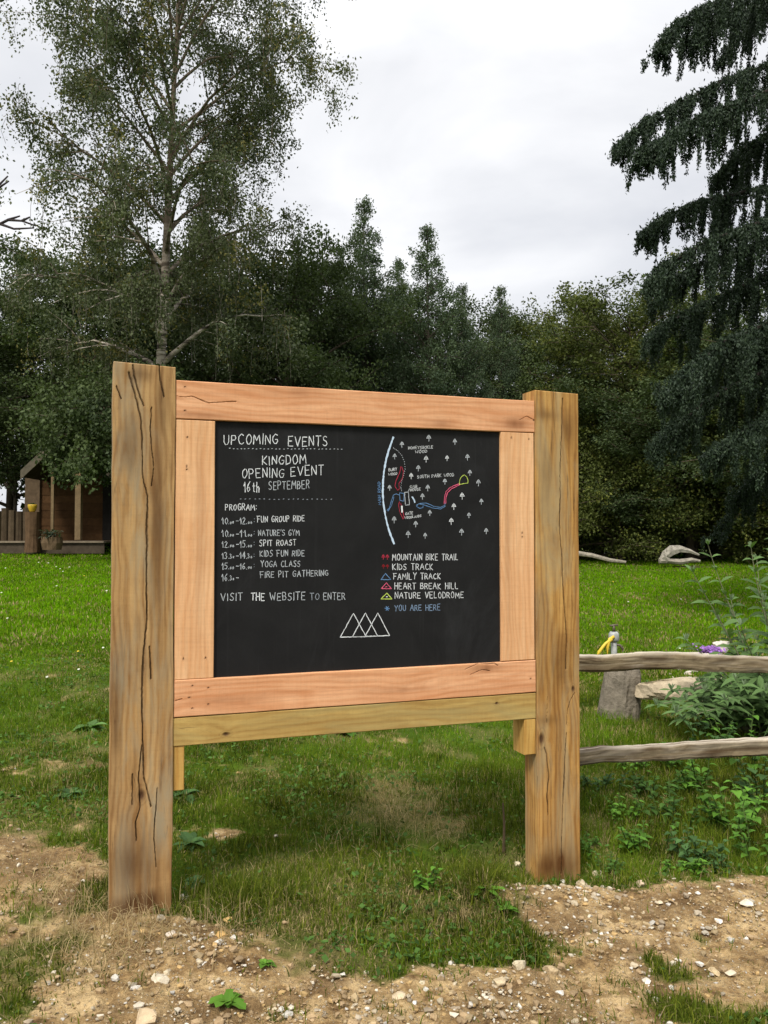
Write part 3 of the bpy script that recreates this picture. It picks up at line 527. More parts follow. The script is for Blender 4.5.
# ------------------------------------------------------------------ grass
def blades(x, y, length, width, color, lean=.5, z0=None, mesh=None):
    n = len(x); z = (HT(x, y) if z0 is None else z0)-.004; th = rng.uniform(0, 2*math.pi, n); la = rng.uniform(0, 2*math.pi, n); ll = np.abs(rng.normal(0, lean, n))
    wx, wy = np.cos(th)*width/2, np.sin(th)*width/2
    base = np.stack([x, y, z], 1); W_ = np.stack([wx, wy, np.zeros(n)], 1)
    dirh = np.stack([np.cos(la), np.sin(la), np.zeros(n)], 1)
    cs = np.cos(np.clip(ll, 0, 1.4)); sn = np.sin(np.clip(ll, 0, 1.4))
    mid = base+dirh*(length*.3*sn)[:, None]+np.array([0, 0, 1])*(length*.55*np.sqrt(cs))[:, None]
    tip = base+dirh*(length*(.35*sn+.55*sn))[:, None]+np.array([0, 0, 1])*(length*(.35+.6*cs))[:, None]*np.clip(cs+.15, 0, 1)[:, None]
    V_ = np.stack([base-W_, base+W_, mid-W_*.75, mid+W_*.75, tip], 1).reshape(-1, 3); i5 = np.arange(n)*5
    return V_, np.stack([i5, i5+1, i5+3, i5+2], 1), np.stack([i5+2, i5+3, i5+4], 1), np.repeat(color, 5, 0)
def grass_points(n, ylo, yhi, pw=1.0, margin=.9):
    u = rng.uniform(0, 1, n)
    yy = (ylo**(1-pw)+(yhi**(1-pw)-ylo**(1-pw))*u)**(1/(1-pw)) if pw != 1 else ylo*(yhi/ylo)**u
    hw = .5*yy+margin; return rng.uniform(-1, 1, n)*hw, yy
def gcolor(x, y, dry, n):
    g = np.clip(blobs(x, y, GREENER)+(fbm(x*.8, y*.8, 61)-.4)*1.2, 0, 1)
    far = smooth(4.5, 13, y)
    a = np.array([.088, .116, .014]); b_ = np.array([.125, .275, .003]); c_ = np.array([.23, .25, .025])
    col = a+(b_-a)*np.clip(g*.6+far*.75, 0, 1)[:, None]
    k = rng.uniform(0, 1, n); col = col*np.clip(.42+.8*k+1.3*(fbm(x*4, y*4, 63, 3)-.45)*(1-.6*far)+.12*far, .2, 2)[:, None]; sel = rng.uniform(0, 1, n) < .2; col[sel] = col[sel]*.5+c_*.5
    isdry = rng.uniform(0, 1, n) < np.clip(.12-.10*far+.16*(fbm(x*3, y*3, 65, 3) > .56)*(1-far)+dry*.62*(1-.55*far), 0, .8)
    dc = np.array([.40, .31, .155]); col[isdry] = dc*rng.uniform(.55, 1.25, (isdry.sum(), 1))
    return col, isdry
MBg = MB()
x, y = grass_points(520000, 1.95, 9.5, 1.35); s_, d_, l_ = fields(x, y)
tuft = fbm(x*6, y*6, 71, 3)
keep = rng.uniform(0, 1, len(x)) > np.clip(s_*1.05-.02-.25*(fbm(x*7, y*7, 73, 2) > .62), 0, .985); keep &= rng.uniform(0, 1, len(x)) < np.clip((tuft-.3)*2.6+.45, .2, 1)
x, y, s_, d_, l_, tuft = [q[keep] for q in (x, y, s_, d_, l_, tuft)]; n = len(x)
col, isd = gcolor(x, y, d_, n)
ln = (.018+.045*rng.uniform(0, 1, n)**1.5+.03*(rng.uniform(0, 1, n) < .06)+.12*np.clip(l_, 0, 1)*rng.uniform(.3, 1, n)+.03*np.clip(tuft-.5, 0, 1)*2)*(1-.45*smooth(6, 9, y))*(1-.35*s_)*(1-.45*d_)
ln = np.where(isd, ln*.6, ln)
MBg.add(*blades(x, y, ln, .0024+.0022*rng.uniform(0, 1, n)+.0007*np.maximum(y-4, 0)*.5, col, 1.2))
x, y = grass_points(42000, 1.95, 8, 1.3); s_, d_, l_ = fields(x, y); kp = (rng.uniform(0, 1, len(x)) > s_*1.1+.02)&(rng.uniform(0, 1, len(x)) < np.clip((fbm(x*2.6, y*2.6, 77, 3)-.42)*4, .03, 1)*(1-.6*d_)); x, y = x[kp], y[kp]; n = len(x)
z = HT(x, y)+rng.uniform(.006, .035, n); a = rng.uniform(0, 6.28, n); sz = rng.uniform(.005, .011, n)*(1+.1*y); cx_, cy_ = np.cos(a)*sz, np.sin(a)*sz; ti = rng.normal(0, .35, (2, n))*sz
V_ = np.stack([np.stack([x-cx_, y-cy_, z-ti[0]], 1), np.stack([x+cy_*.7, y-cx_*.7, z+ti[1]], 1), np.stack([x+cx_, y+cy_, z+ti[0]], 1), np.stack([x-cy_*.7, y+cx_*.7, z-ti[1]], 1)], 1).reshape(-1, 3)
MBg.add(V_, np.arange(n*4).reshape(-1, 4), None, np.repeat(np.array([.07, .135, .03])*rng.uniform(.5, 1.5, (n, 1)), 4, 0))
ln_ = None
x, y = grass_points(340000, 7, 33, 1.25, 4); s_, d_, l_ = fields(x, y); n = len(x); col, isd = gcolor(x, y, d_, n)
MBg.add(*blades(x, y, (.03+.035*rng.uniform(0, 1, n))*smooth(6.2, 9, y)+.008, .0035+.0011*y, col, .8))
tag(MBg.build('grass', M_GRASS), 'short green lawn grass, straw coloured in patches, growing round the notice board', 'grass', kind='stuff')
# dry straw
MS = MB(); n = 1300
c = [gp(*p) for p in [(110, 935), (95, 915), (150, 940), (60, 900), (400, 810), (430, 835), (75, 880), (200, 925), (350, 850)]]
cc = np.array([c[k] for k in rng.choice(9, n, p=[.2, .15, .12, .08, .14, .1, .07, .08, .06])]); x = cc[:, 0]+rng.normal(0, .13, n); y = cc[:, 1]+rng.normal(0, .1, n)
MS.add(*blades(x, y, rng.uniform(.05, .15, n), np.full(n, .0025), np.array([.46, .35, .19])*rng.uniform(.5, 1.2, (n, 1)), 2.2, HT(x, y)+rng.uniform(0, .012, n)))
x, y = grass_points(2600, 1.95, 5, 1.2, .8); n = len(x)
MS.add(*blades(x, y, rng.uniform(.03, .11, n), np.full(n, .002), np.array([.42, .32, .17])*rng.uniform(.35, 1.2, (n, 1)), 3.0, HT(x, y)+rng.uniform(.004, .012, n)))
tag(MS.build('dry_straw', M_GRASS), 'pale dry straw lying at the foot of the left post', 'dry grass', kind='stuff')
MD = MB(); n = 150; x, y = grass_points(n, 6, 22, .5, 2); x = np.where(rng.uniform(0, 1, n) < .75, -np.abs(x)-.8, x)
for a, b_ in zip(x, y):
    z = gz(a, b_)+.045; r = .007+.0006*b_; th = np.arange(6)*math.pi/3
    MD.add(np.vstack([[a, b_, z+.004], np.stack([a+r*np.cos(th), b_+r*np.sin(th), np.full(6, z)+r*.5*np.sin(th)], 1)]), None, [[0, k+1, (k+1) % 6+1] for k in range(6)], (.62, .62, .5) if rng.uniform() < .8 else (.55, .42, .04))
tag(MD.build('daisies', M_WEED), 'tiny white daisies scattered over the lawn', 'flowers', kind='stuff')

# ------------------------------------------------------------------ stones
ICO = None
def ico(sub=1):
    import bmesh
    bm = bmesh.new(); bmesh.ops.create_icosphere(bm, subdivisions=sub, radius=1); V_ = np.array([v.co[:] for v in bm.verts]); F_ = np.array([[v.index for v in f.verts] for f in bm.faces]); bm.free(); return V_, F_
IV1, IF1 = ico(1); IV2, IF2 = ico(2); IV3, IF3 = ico(3)
STC = [(.60, .50, .34), (.68, .60, .46), (.48, .36, .20), (.55, .37, .16), (.40, .32, .22), (.72, .67, .58), (.50, .42, .30)]
def rock(V0, r, ax, seed, flat=.65):
    q = np.random.default_rng(seed); V_ = V0.copy()
    for k in range(15):
        nrm = q.normal(size=3); nrm /= np.linalg.norm(nrm); d_ = V_@nrm; lim = q.uniform(.42, .82); V_ -= np.outer(np.clip(d_-lim, 0, 9), nrm)
    V_ *= 1+q.normal(0, .03, (len(V_), 1)); V_ *= np.array([1, ax, flat*q.uniform(.7, 1.1)]); a = q.uniform(0, 6.28); c_, s2 = math.cos(a), math.sin(a)
    return (V_@np.array([[c_, s2, 0], [-s2, c_, 0], [0, 0, 1]]))*r
MP = MB(); n = 52000; x, y = grass_points(n, 1.9, 4.8, 1.2, .8); s_, d_, l_ = fields(x, y)
pk = blobs(x, y, [(575, 893, .25, .10, 2.5), (610, 925, .3, .2, .8), (700, 915, .4, .2, .7), (200, 960, .2, .15, .6), (330, 1015, .5, .15, .35), (470, 1000, .4, .2, .6)])*.9
kp = (rng.uniform(0, 1, n) < s_*np.clip(.30+pk*1.1, 0, 1)); x, y = x[kp], y[kp]
zz = HT(x, y)
for k in range(len(x)):
    r = min(.022, .0046*math.exp(rng.normal(0, .6))+.001); c_ = np.array(STC[rng.integers(7)] if rng.uniform() < .5 else (.44, .31, .17))*rng.uniform(.6, 1.05)
    MP.add(rock(IV1, r, rng.uniform(.6, 1), k)+[x[k], y[k], zz[k]+r*.25], None, IF1, c_)
print('pebbles', len(x))
tag(MP.build('pebbles', M_STONE), 'small cream and buff gravel scattered over the bare soil', 'gravel', kind='stuff')
stones = [(457, 1005, 7, 'orange'), (0, 0, 0, '')]
ST_LIST = [  # px, py, half width px, colour, label
 (229, 920, 8, (.60, .40, .15), 'flat orange stone to the right of the left post, upper one of two'),
 (222, 944, 9, (.58, .36, .13), 'dull orange stone in the dirt right of the left post, lower one of two'),
 (170, 938, 7, (.74, .64, .52), 'pinkish white round stone in the dirt heap just below the left post'),
 (160, 978, 12, (.62, .54, .40), 'cream flat stone near the bottom of the dirt heap under the left post'),
 (145, 1021, 16, (.55, .42, .26), 'large buff flat stone at the bottom edge under the left post'),
 (184, 891, 6, (.62, .55, .42), 'pale stone touching the grass right behind the left post foot'),
 (520, 970, 14, (.66, .56, .38), 'large angular cream stone in the grass in front of the right post'),
 (500, 988, 10, (.60, .48, .30), 'buff angular stone left of and below the large cream stone'),
 (552, 973, 12, (.50, .38, .22), 'brown flat stone right of the large angular cream stone'),
 (560, 994, 6, (.76, .72, .62), 'smooth white oval stone in bottom grass below the brown flat stone'),
 (519, 1009, 5, (.74, .68, .56), 'small white stone standing on edge at the bottom, below the big cream stone'),
 (414, 1003, 6, (.80, .77, .70), 'bright white chalk lump in the soil at bottom centre'),
 (398, 997, 9, (.62, .50, .33), 'sandy stone beside the bright white chalk lump'),
 (518, 856, 6, (.68, .58, .40), 'cream stone leaning by the left foot of the right post'),
 (597, 867, 8, (.72, .62, .44), 'pale stone at the grass edge right of the right post'),
 (582, 879, 8, (.66, .54, .36), 'buff rubble stone close in front of right side of the right post'),
 (640, 888, 8, (.64, .50, .34), 'sandy stone at the top edge of the right hand soil bank'),
 (748, 915, 9, (.74, .66, .52), 'pale stone near the right edge of the soil bank'),
 (714, 976, 9, (.55, .42, .24), 'brown stone half buried at the bottom right of the soil'),
 (730, 980, 7, (.68, .58, .42), 'cream stone next to the brown half buried stone at bottom right'),
 (646, 986, 6, (.76, .70, .58), 'white stone in sparse grass at bottom right'),
 (658, 1005, 6, (.72, .66, .52), 'white pebble sized stone close to the bottom right edge'),
 (432, 935, 4, (.82, .80, .76), 'tiny bright white stone at the grass edge left of the dandelion')]
def stone(px, py, hw, c_, lab, seed, group=None):
    p = gp(px, py); r = hw/F*p[1]; o = np_mesh('stone', rock(IV2, r, rnd.uniform(.65, .95), seed, .6), None, IF2, M_STONE, None, np.broadcast_to(np.array(c_), (len(IV2), 3)))
    o.location = (p[0], p[1], gz(p[0], p[1])+r*.22); tag(o, lab, 'stone', group)
for k, (px, py, hw, c_, lab) in enumerate(ST_LIST): stone(px, py, hw, c_, lab, 900+k, 'loose stones on the soil')
for k in range(130):
    cx, cy, sx_, sy_ = rnd.choice([(575, 893, 40, 12), (575, 893, 40, 12), (200, 960, 45, 25), (700, 920, 60, 30), (470, 1000, 70, 16), (620, 935, 50, 25), (300, 1000, 80, 15)])
    stone(cx+rnd.gauss(0, sx_*.6), min(1035, cy+rnd.gauss(0, sy_*.7)), rnd.uniform(2.4, 4.8), np.array(rnd.choice(STC))*rnd.uniform(.85, 1.1), 'tiny cream or buff stone lying loose in the soil before the posts', 1200+k, 'small rubble stones')

# ------------------------------------------------------------------ leafy plants
def leaf_poly(n_seg=3):
    pass
def add_leaf(mb, base, dirv, up, Lf, Wf, col, droop=.4, shape='lance'):
    """one folded leaf: midrib + two blades, bending over"""
    d = np.array(dirv, float); d /= np.linalg.norm(d)+1e-9; s = np.cross(d, up); s /= np.linalg.norm(s)+1e-9; u = np.cross(s, d)
    ws = {'lance': (.12, .75, .8, .35), 'broad': (.25, 1, .95, .4), 'lobed': (.3, 1, .7, .75)}[shape]; ts = (0, .3, .6, .85)
    mid, l, r = [], [], []
    for t_, w_ in zip(ts, ws):
        c_ = base+d*(Lf*t_)-np.array([0, 0, 1])*droop*Lf*t_*t_; mid.append(c_); l.append(c_+s*Wf*w_*.5+u*Wf*.14*w_); r.append(c_-s*Wf*w_*.5+u*Wf*.14*w_)
    tip = base+d*Lf-np.array([0, 0, 1])*droop*Lf
    V_ = mid+l+r+[tip]; Fq = []
    for k in range(3): Fq += [[k, k+1, 4+k+1, 4+k], [k+1, k, 8+k, 8+k+1]]
    mb.add(V_, Fq, [[3, 12, 7], [12, 3, 11]], col)
def rosette(name, px, py, rad, nl, colr, lab, shape='broad', tall=0, group=None, wf=.45, pos=None):
    p = gp(px, py) if pos is None else pos; mb = MB(); ms = MB()
    for s in range(max(1, nl//6 if tall else 1)):
        a0_ = rnd.uniform(0, 6.28); off = np.array([math.cos(a0_), math.sin(a0_), 0])*rad*(.9 if tall else 0)*rnd.random()
        hgt = tall*rnd.uniform(.5, 1.05); top = off+np.array([math.cos(a0_)*hgt*.35, math.sin(a0_)*hgt*.35, hgt])
        if tall: ms.tube([off, off*.9+(top-off)*.5+[0, 0, hgt*.05], top], [.004, .003, .002], 4, (.08, .12, .03))
        for k in range(nl if not tall else 9):
            a = a0_+k*2.4+rnd.uniform(-.3, .3); f = (k/9.0) if tall else 0
            bs = off+(top-off)*(.25+.75*f) if tall else np.array([0, 0, .01]); el = rnd.uniform(.15, .9)
            Lf = rad*rnd.uniform(.55, 1.0)*(1 if not tall else .46*(1.1-.4*f)); cj = np.array(colr)*rnd.uniform(.65, 1.3)
            add_leaf(mb, bs, (math.cos(a), math.sin(a), el), np.array([0, 0, 1.]), Lf, Lf*wf*rnd.uniform(.8, 1.15), cj, rnd.uniform(.2, .7), shape)
    if tall:
        e_ = empty(name, (p[0], p[1], gz(p[0], p[1]))); tag(e_, lab, 'plant', group); mb.build('leaves', M_WEED, e_); ms.build('stem', M_WEED, e_); return e_
    o = mb.build(name, M_WEED); o.location = (p[0], p[1], gz(p[0], p[1])); tag(o, lab, 'plant', group); return o
G1 = (.075, .17, .02); G2 = (.06, .125, .035); G3 = (.10, .22, .025)
rosette('nettle', 425, 900, .10, 27, G3, 'small leafy green weed with rounded leaves in the tuft at bottom centre', 'broad', .12, None, .7)
rosette('dandelion', 487, 905, .09, 16, G3, 'jagged bright dandelion leaves at right side of the centre grass tuft', 'lobed', 0, None, .4)
rosette('dandelion', 505, 918, .08, 12, G3, 'lower dandelion rosette at the edge of the soil below the right post', 'lobed', 0, None, .4)
rosette('dock_plant', 190, 848, .11, 14, G2, 'grey green dock rosette just right of the left post, half way down', 'broad', 0, None, .45)
rosette('dock_plant', 185, 800, .12, 15, G2, 'dock leaves under the end of the left cleat', 'broad', 0, None, .5)
rosette('dock_plant', 195, 880, .07, 9, G2, 'small dock rosette at the foot of the left post on its right', 'broad', 0, None, .5)
rosette('dock_plant', 90, 730, .16, 14, (.10, .19, .05), 'pale green dock leaves left of the left post at mid height', 'broad', 0, None, .45)
rosette('dock_plant', 70, 795, .12, 12, G2, 'dock rosette in long grass left of the left post', 'broad', 0, None, .4)
rosette('weed', 228, 1003, .07, 12, G3, 'low green weed in bare dirt at the bottom, right of the dirt heap', 'lobed', 0, None, .6)
rosette('weed', 265, 968, .04, 9, G3, 'tiny bright green seedling on the dark dirt', 'broad', 0, None, .7)
rosette('weed', 345, 735, .14, 12, G1, 'leafy weed in the grass under the middle of the board', 'broad', 0, None, .5)
k = 0
for (px, py, rr, tl) in [(640, 850, .13, .14), (700, 860, .14, .15), (620, 820, .12, .12), (670, 825, .15, .2), (735, 835, .18, .25), (760, 800, .2, .35), (700, 790, .18, .25), (650, 795, .14, .15), (765, 860, .15, .2), (720, 870, .1, .1), (690, 880, .1, .08), (610, 870, .08, .08),
                         (745, 770, .2, .4), (715, 760, .2, .3), (780, 830, .2, .3), (800, 790, .2, .4), (660, 770, .15, .2), (600, 790, .12, .12), (632, 775, .12, .15), (830, 850, .2, .3), (590, 845, .09, .08)]:
    rosette('bramble_plant', px, py, rr, 45, [G1, G2, G3, (.055, .12, .02)][k % 4], 'leafy green bramble like weed, one of a tangle growing below the fence rails', 'broad', tl, 'weeds below the fence rails', .62); k += 1

# buddleia
def buddleia():
    p = gp(745, 735); p[2] = gz(p[0], p[1]); root = empty('buddleia_bush', p); tag(root, 'grey green buddleia bush with arching stems and narrow leaves behind the fence', 'shrub')
    Yb = p[1]; mb = MB(); ms = MB()
    ends = [((755, 548), .0), ((712, 545), .1), ((697, 572), -.1), ((735, 600), .1), ((760, 560), .4), ((722, 620), .3), ((690, 640), -.3), ((768, 600), -.4), ((775, 540), .2), ((790, 590), 0), ((745, 625), -.5), ((760, 640), .5), ((700, 660), .4), ((675, 690), -.2), ((800, 640), .2), ((720, 670), -.4), ((690, 700), -.5), ((740, 680), -.6), ((770, 690), -.6), ((820, 620), .3), ((660, 705), -.4), ((700, 715), -.7),
            ((730, 700), -.75), ((765, 665), -.3), ((785, 705), -.7), ((710, 690), .2), ((750, 655), .1), ((680, 712), -.75)]
    ends += [((rnd.uniform(682, 810), rnd.uniform(655, 735)), rnd.uniform(-.6, .3)) for _ in range(34)]
    for (e_, dy) in ends:
        tip = at(e_[0], e_[1], Yb+dy)-p; n_ = 14; st = np.array([tip[0]*.12+rnd.uniform(0, .32), rnd.uniform(-.1, .1), 0]); P = []
        for k in range(n_+1):
            t_ = k/n_; q = st+(tip-st)*t_; q[2] += .12*math.sin(t_*math.pi)*(1 if tip[2] < .5 else .3); q[0] += .03*math.sin(t_*5+tip[0]); P.append(q)
        ms.tube(P, np.linspace(.007, .0025, n_+1), 5, (.19, .19, .11)); ph = rnd.uniform(0, 3)
        for k in range(3, n_+1):
            T = P[min(k+1, n_)]-P[k-1]; T /= np.linalg.norm(T)
            for sgn in (1, -1):
                a = ph+k*1.57; s = np.array([math.cos(a), math.sin(a)*.7, .15])*sgn; s[2] = abs(s[2]); d = s+T*.55
                Lf = rnd.uniform(.13, .22)*(1-.4*(k/n_)**3); add_leaf(mb, P[k], d, np.array([0, -.5, 1.]), Lf, Lf*.31, np.array([.09, .155, .048])*rnd.uniform(.6, 1.35), rnd.uniform(.15, .7))
        for q in range(5): add_leaf(mb, P[-1], (rnd.uniform(-.5, .5), rnd.uniform(-.5, .5), 1), np.array([0, -1, .1]), .06, .014, (.16, .22, .12), .1)
    mb.build('leaves', M_WEED, root); ms.build('stems', M_BARK, root)
buddleia()

# ------------------------------------------------------------------ fence behind
def rail_mesh(P0, P1, h0, h1, dep, seed, parent, sag=0):
    n_ = 130; k_ = 20; Vv = []; G = []; CK = []; SV = []
    for i_ in range(n_+1):
        t_ = i_/n_; c_ = P0+(P1-P0)*t_; hh = (h0+(h1-h0)*t_)*(1+.16*(float(fbm(t_*7, .3, seed))-.5)*2); c_ = c_+np.array([0, 0, .03*(float(fbm(t_*5, 2.3, seed))-.5)*2+sag*math.sin(t_*math.pi)])
        for j in range(k_):
            a = j*2*math.pi/k_; ca, sa = math.cos(a), math.sin(a); q = .5*(abs(ca)**7+abs(sa)**7)**(-1/7)
            r_ = 1+.16*(float(fbm(t_*60, j*.9, seed+3, 3))-.5)+.22*(float(fbm(t_*7, j*2.7, seed+4, 2))-.5)
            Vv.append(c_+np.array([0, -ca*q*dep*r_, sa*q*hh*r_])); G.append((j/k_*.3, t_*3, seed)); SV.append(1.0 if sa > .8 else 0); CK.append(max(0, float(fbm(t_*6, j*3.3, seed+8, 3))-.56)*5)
    i_ = np.arange(n_)[:, None]*k_; j = np.arange(k_)[None]; j2 = (j+1) % k_; Q = np.stack([i_+j, i_+k_+j, i_+k_+j2, i_+j2], -1).reshape(-1, 4)
    Vv += [P0, P1]; G += [(0, 0, seed)]*2; CK += [0, 0]; SV += [0, 0]; T3 = [[n_*k_+k_, q, (q+1) % k_] for q in range(k_)]+[[n_*k_+k_+1, n_*k_+(q+1) % k_, n_*k_+q] for q in range(k_)]
    n2_ = len(Vv); z_ = np.zeros(n2_)
    return np_mesh('rail', np.array(Vv), Q, T3, M_RAIL, parent, None, False, {'gc': np.array(G), 'lit_silver': np.clip(np.array(SV), 0, 1), 'crack': np.clip(np.array(CK), 0, .8), 'knot': z_, 'stain': z_})
FY = 4.55
fl = at(560, 760, FY); fz = gz(fl[0], fl[1])
fence = empty('split_rail_fence', (0, 0, 0)); tag(fence, 'low split rail fence of silvery grey weathered wood running right from behind the right post', 'fence')
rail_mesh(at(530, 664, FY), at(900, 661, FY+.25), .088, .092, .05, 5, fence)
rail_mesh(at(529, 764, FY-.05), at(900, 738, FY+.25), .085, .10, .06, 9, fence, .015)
for pxp, hh in ((551, .80), (905, .9)):
    q = at(pxp, 700, FY+.09); mb = MB(); z0 = gz(q[0], q[1]); mb.tube([[q[0], q[1], z0-.1], [q[0]+.005, q[1], z0+.4], [q[0], q[1]+.01, z0+hh-.14]], [.06, .055, .05], 9, (.22, .18, .12), jit=.08); mb.build('fence_post', M_BARK, fence)
# thin dark stake behind the right post
q = gp(512, 868); q[1] += .25; z0 = gz(q[0], q[1]); mb = MB(); mb.tube([[q[0], q[1], z0-.05], [q[0]+.004, q[1], z0+.12], [q[0], q[1]+.005, z0+.22]], [.007, .006, .004], 7, (.10, .07, .04), jit=.1)
tag(mb.build('stake', M_BARK), 'short thin dark wooden stake in the grass left of the right post', 'stake')
# grey stump, chalk rocks, purple flower, tap
def stump():
    q = gp(618, 716); Yq = q[1]; z0 = gz(q[0], q[1]); root = MB(); hh = at(618, 662, Yq)[2]-z0
    n_ = 12; hs = np.linspace(-.06, hh, n_); P = [[.05*max(h_, 0)/hh, 0, h_] for h_ in hs]; root.tube(P, [.165*(1-.18*max(h_, 0)/hh)*(1 if k_ < n_-2 else (.9 if k_ == n_-2 else .6)) for k_, h_ in enumerate(hs)], 30, (.24, .205, .155))
    V_ = root.V[0]; an = np.arctan2(V_[:, 1], V_[:, 0]); V_[:, :2] *= (1+.22*(fbm(an*3.5, V_[:, 2]*2, 5, 3)-.5)-.12*np.exp(-((an+1.2)/.12)**2)-.1*np.exp(-((an+2.1)/.08)**2))[:, None]
    o = root.build('tree_stump', M_STUMP); o.location = (q[0], q[1], z0); tag(o, 'rounded grey weathered stump standing just behind the upper fence rail', 'stump')
stump()
def bigrock(px, py, Yr, w_, h_, seed, c_, lab, ax=.7):
    q = at(px, py, Yr); V_ = rock(IV3, w_/2, ax, seed, h_/w_); V_ *= (1+.06*(fbm(V_[:, 0]*40, V_[:, 1]*40+V_[:, 2]*30, seed, 3)-.5)[:, None]*2)
    o = np_mesh('chalk_rock', V_, None, IF3, M_STONE, None, np.broadcast_to(np.array(c_), (len(V_), 3))); o.location = q; tag(o, lab, 'rock', 'chalk rubble behind the fence')
bigrock(668, 690, 6.3, .60, .26, 3, (.50, .41, .28), 'large cream rock seen between the two fence rails', .6)
bigrock(700, 686, 6.6, .45, .2, 8, (.46, .38, .27), 'brownish rock between the rails, half under the buddleia leaves', .7)
bigrock(686, 657, 7.2, .50, .15, 4, (.56, .50, .40), 'pale flat rock just above the upper rail, left of the purple flower')
bigrock(723, 648, 7.3, .22, .15, 5, (.60, .55, .47), 'whitish lumpy rock above the upper rail, right of the purple flower')
bigrock(706, 656, 7.4, .4, .14, 6, (.55, .49, .40), 'cream rock right behind the purple flower')
for k_ in range(26):
    px_ = rnd.uniform(655, 738); q_ = gp(px_, rnd.uniform(668, 690)); r_ = rnd.uniform(.02, .06); o = np_mesh('chalk_rock', rock(IV2, r_, .8, 400+k_, .7), None, IF2, M_STONE, None, np.broadcast_to(np.array(rnd.choice([(.58, .52, .42), (.50, .42, .3), (.62, .58, .5)])), (len(IV2), 3)))
    o.location = (q_[0], q_[1], gz(q_[0], q_[1])+r_*.4); tag(o, 'small pale lump of the rubble pile behind the fence', 'rock', 'small rubble behind the fence')
q = at(710, 651, 6.95); mb = MB(); mb.tube([[-.09, 0, 0], [-.03, 0, .012], [.05, 0, .008], [.1, 0, -.005]], [.012, .028, .026, .008], 8, (.28, .13, .42))
for k in range(260):
    v = rng.normal(0, 1, 3)*np.array([.05, .03, .014]); mb.add(np.array([[0, 0, 0], [.012, 0, .004], [.006, .01, .009], [-.004, .006, .01]])*rng.uniform(.6, 1.6)+v, [[0, 1, 2, 3]], None, np.array([.33, .16, .50])*rng.uniform(.6, 1.4))
o = mb.build('purple_flower', M_WEED); o.location = q; tag(o, 'small purple flower head resting against the pale rubble above the upper rail', 'flower')
def tap():
    Yt = 7.3; q = at(614, 655, Yt); z0 = gz(q[0], q[1]); e_ = empty('standpipe_tap', (q[0], q[1], z0)); tag(e_, 'short grey garden standpipe with a tap and a yellow hose behind the fence', 'tap')
    zt = at(614, 628, Yt)[2]-z0; M1 = simple('galvanised', (.32, .33, .31), .45, .5, .25, 30); M2 = simple('yellow_hose', (.62, .44, .04), .5, .4, .1); M3 = simple('dark_brass', (.10, .08, .05), .4, .5)
    mb = MB(); mb.tube([[0, 0, -.05], [0, 0, zt*.5], [0, 0, zt-.03]], [.03, .026, .026], 10); mb.tube([[0, 0, zt-.12], [0, 0, zt-.10], [0, 0, zt-.05], [0, 0, zt-.03]], [.034, .045, .045, .03], 10); mb.build('pipe', M1, e_, True)
    mb = MB(); mb.tube([[0, 0, zt-.035], [0, 0, zt], [0, 0, zt+.02]], [.012, .012, .008], 7); mb.tube([[-.035, 0, zt+.02], [.035, 0, zt+.025]], [.009, .009], 6); mb.tube([[0, 0, zt-.14], [.05, -.01, zt-.15], [.075, -.01, zt-.18], [.075, -.01, zt-.22]], .012, 7); mb.build('tap_handle', M3, e_, True)
    for pl in ([(-.01, -.04, zt-.07), (-.05, -.05, zt-.09), (-.075, -.06, zt-.16), (-.07, -.06, zt-.28), (-.02, -.03, zt-.42)], [(-.03, -.05, zt-.09), (-.09, -.06, zt-.13), (-.15, -.07, zt-.20), (-.17, -.06, zt-.26), (-.10, -.04, zt-.33), (-.03, -.03, zt-.45)]):
        mb = MB(); mb.tube(pl, .014, 8); mb.build('hose', M2, e_, True)
tap()

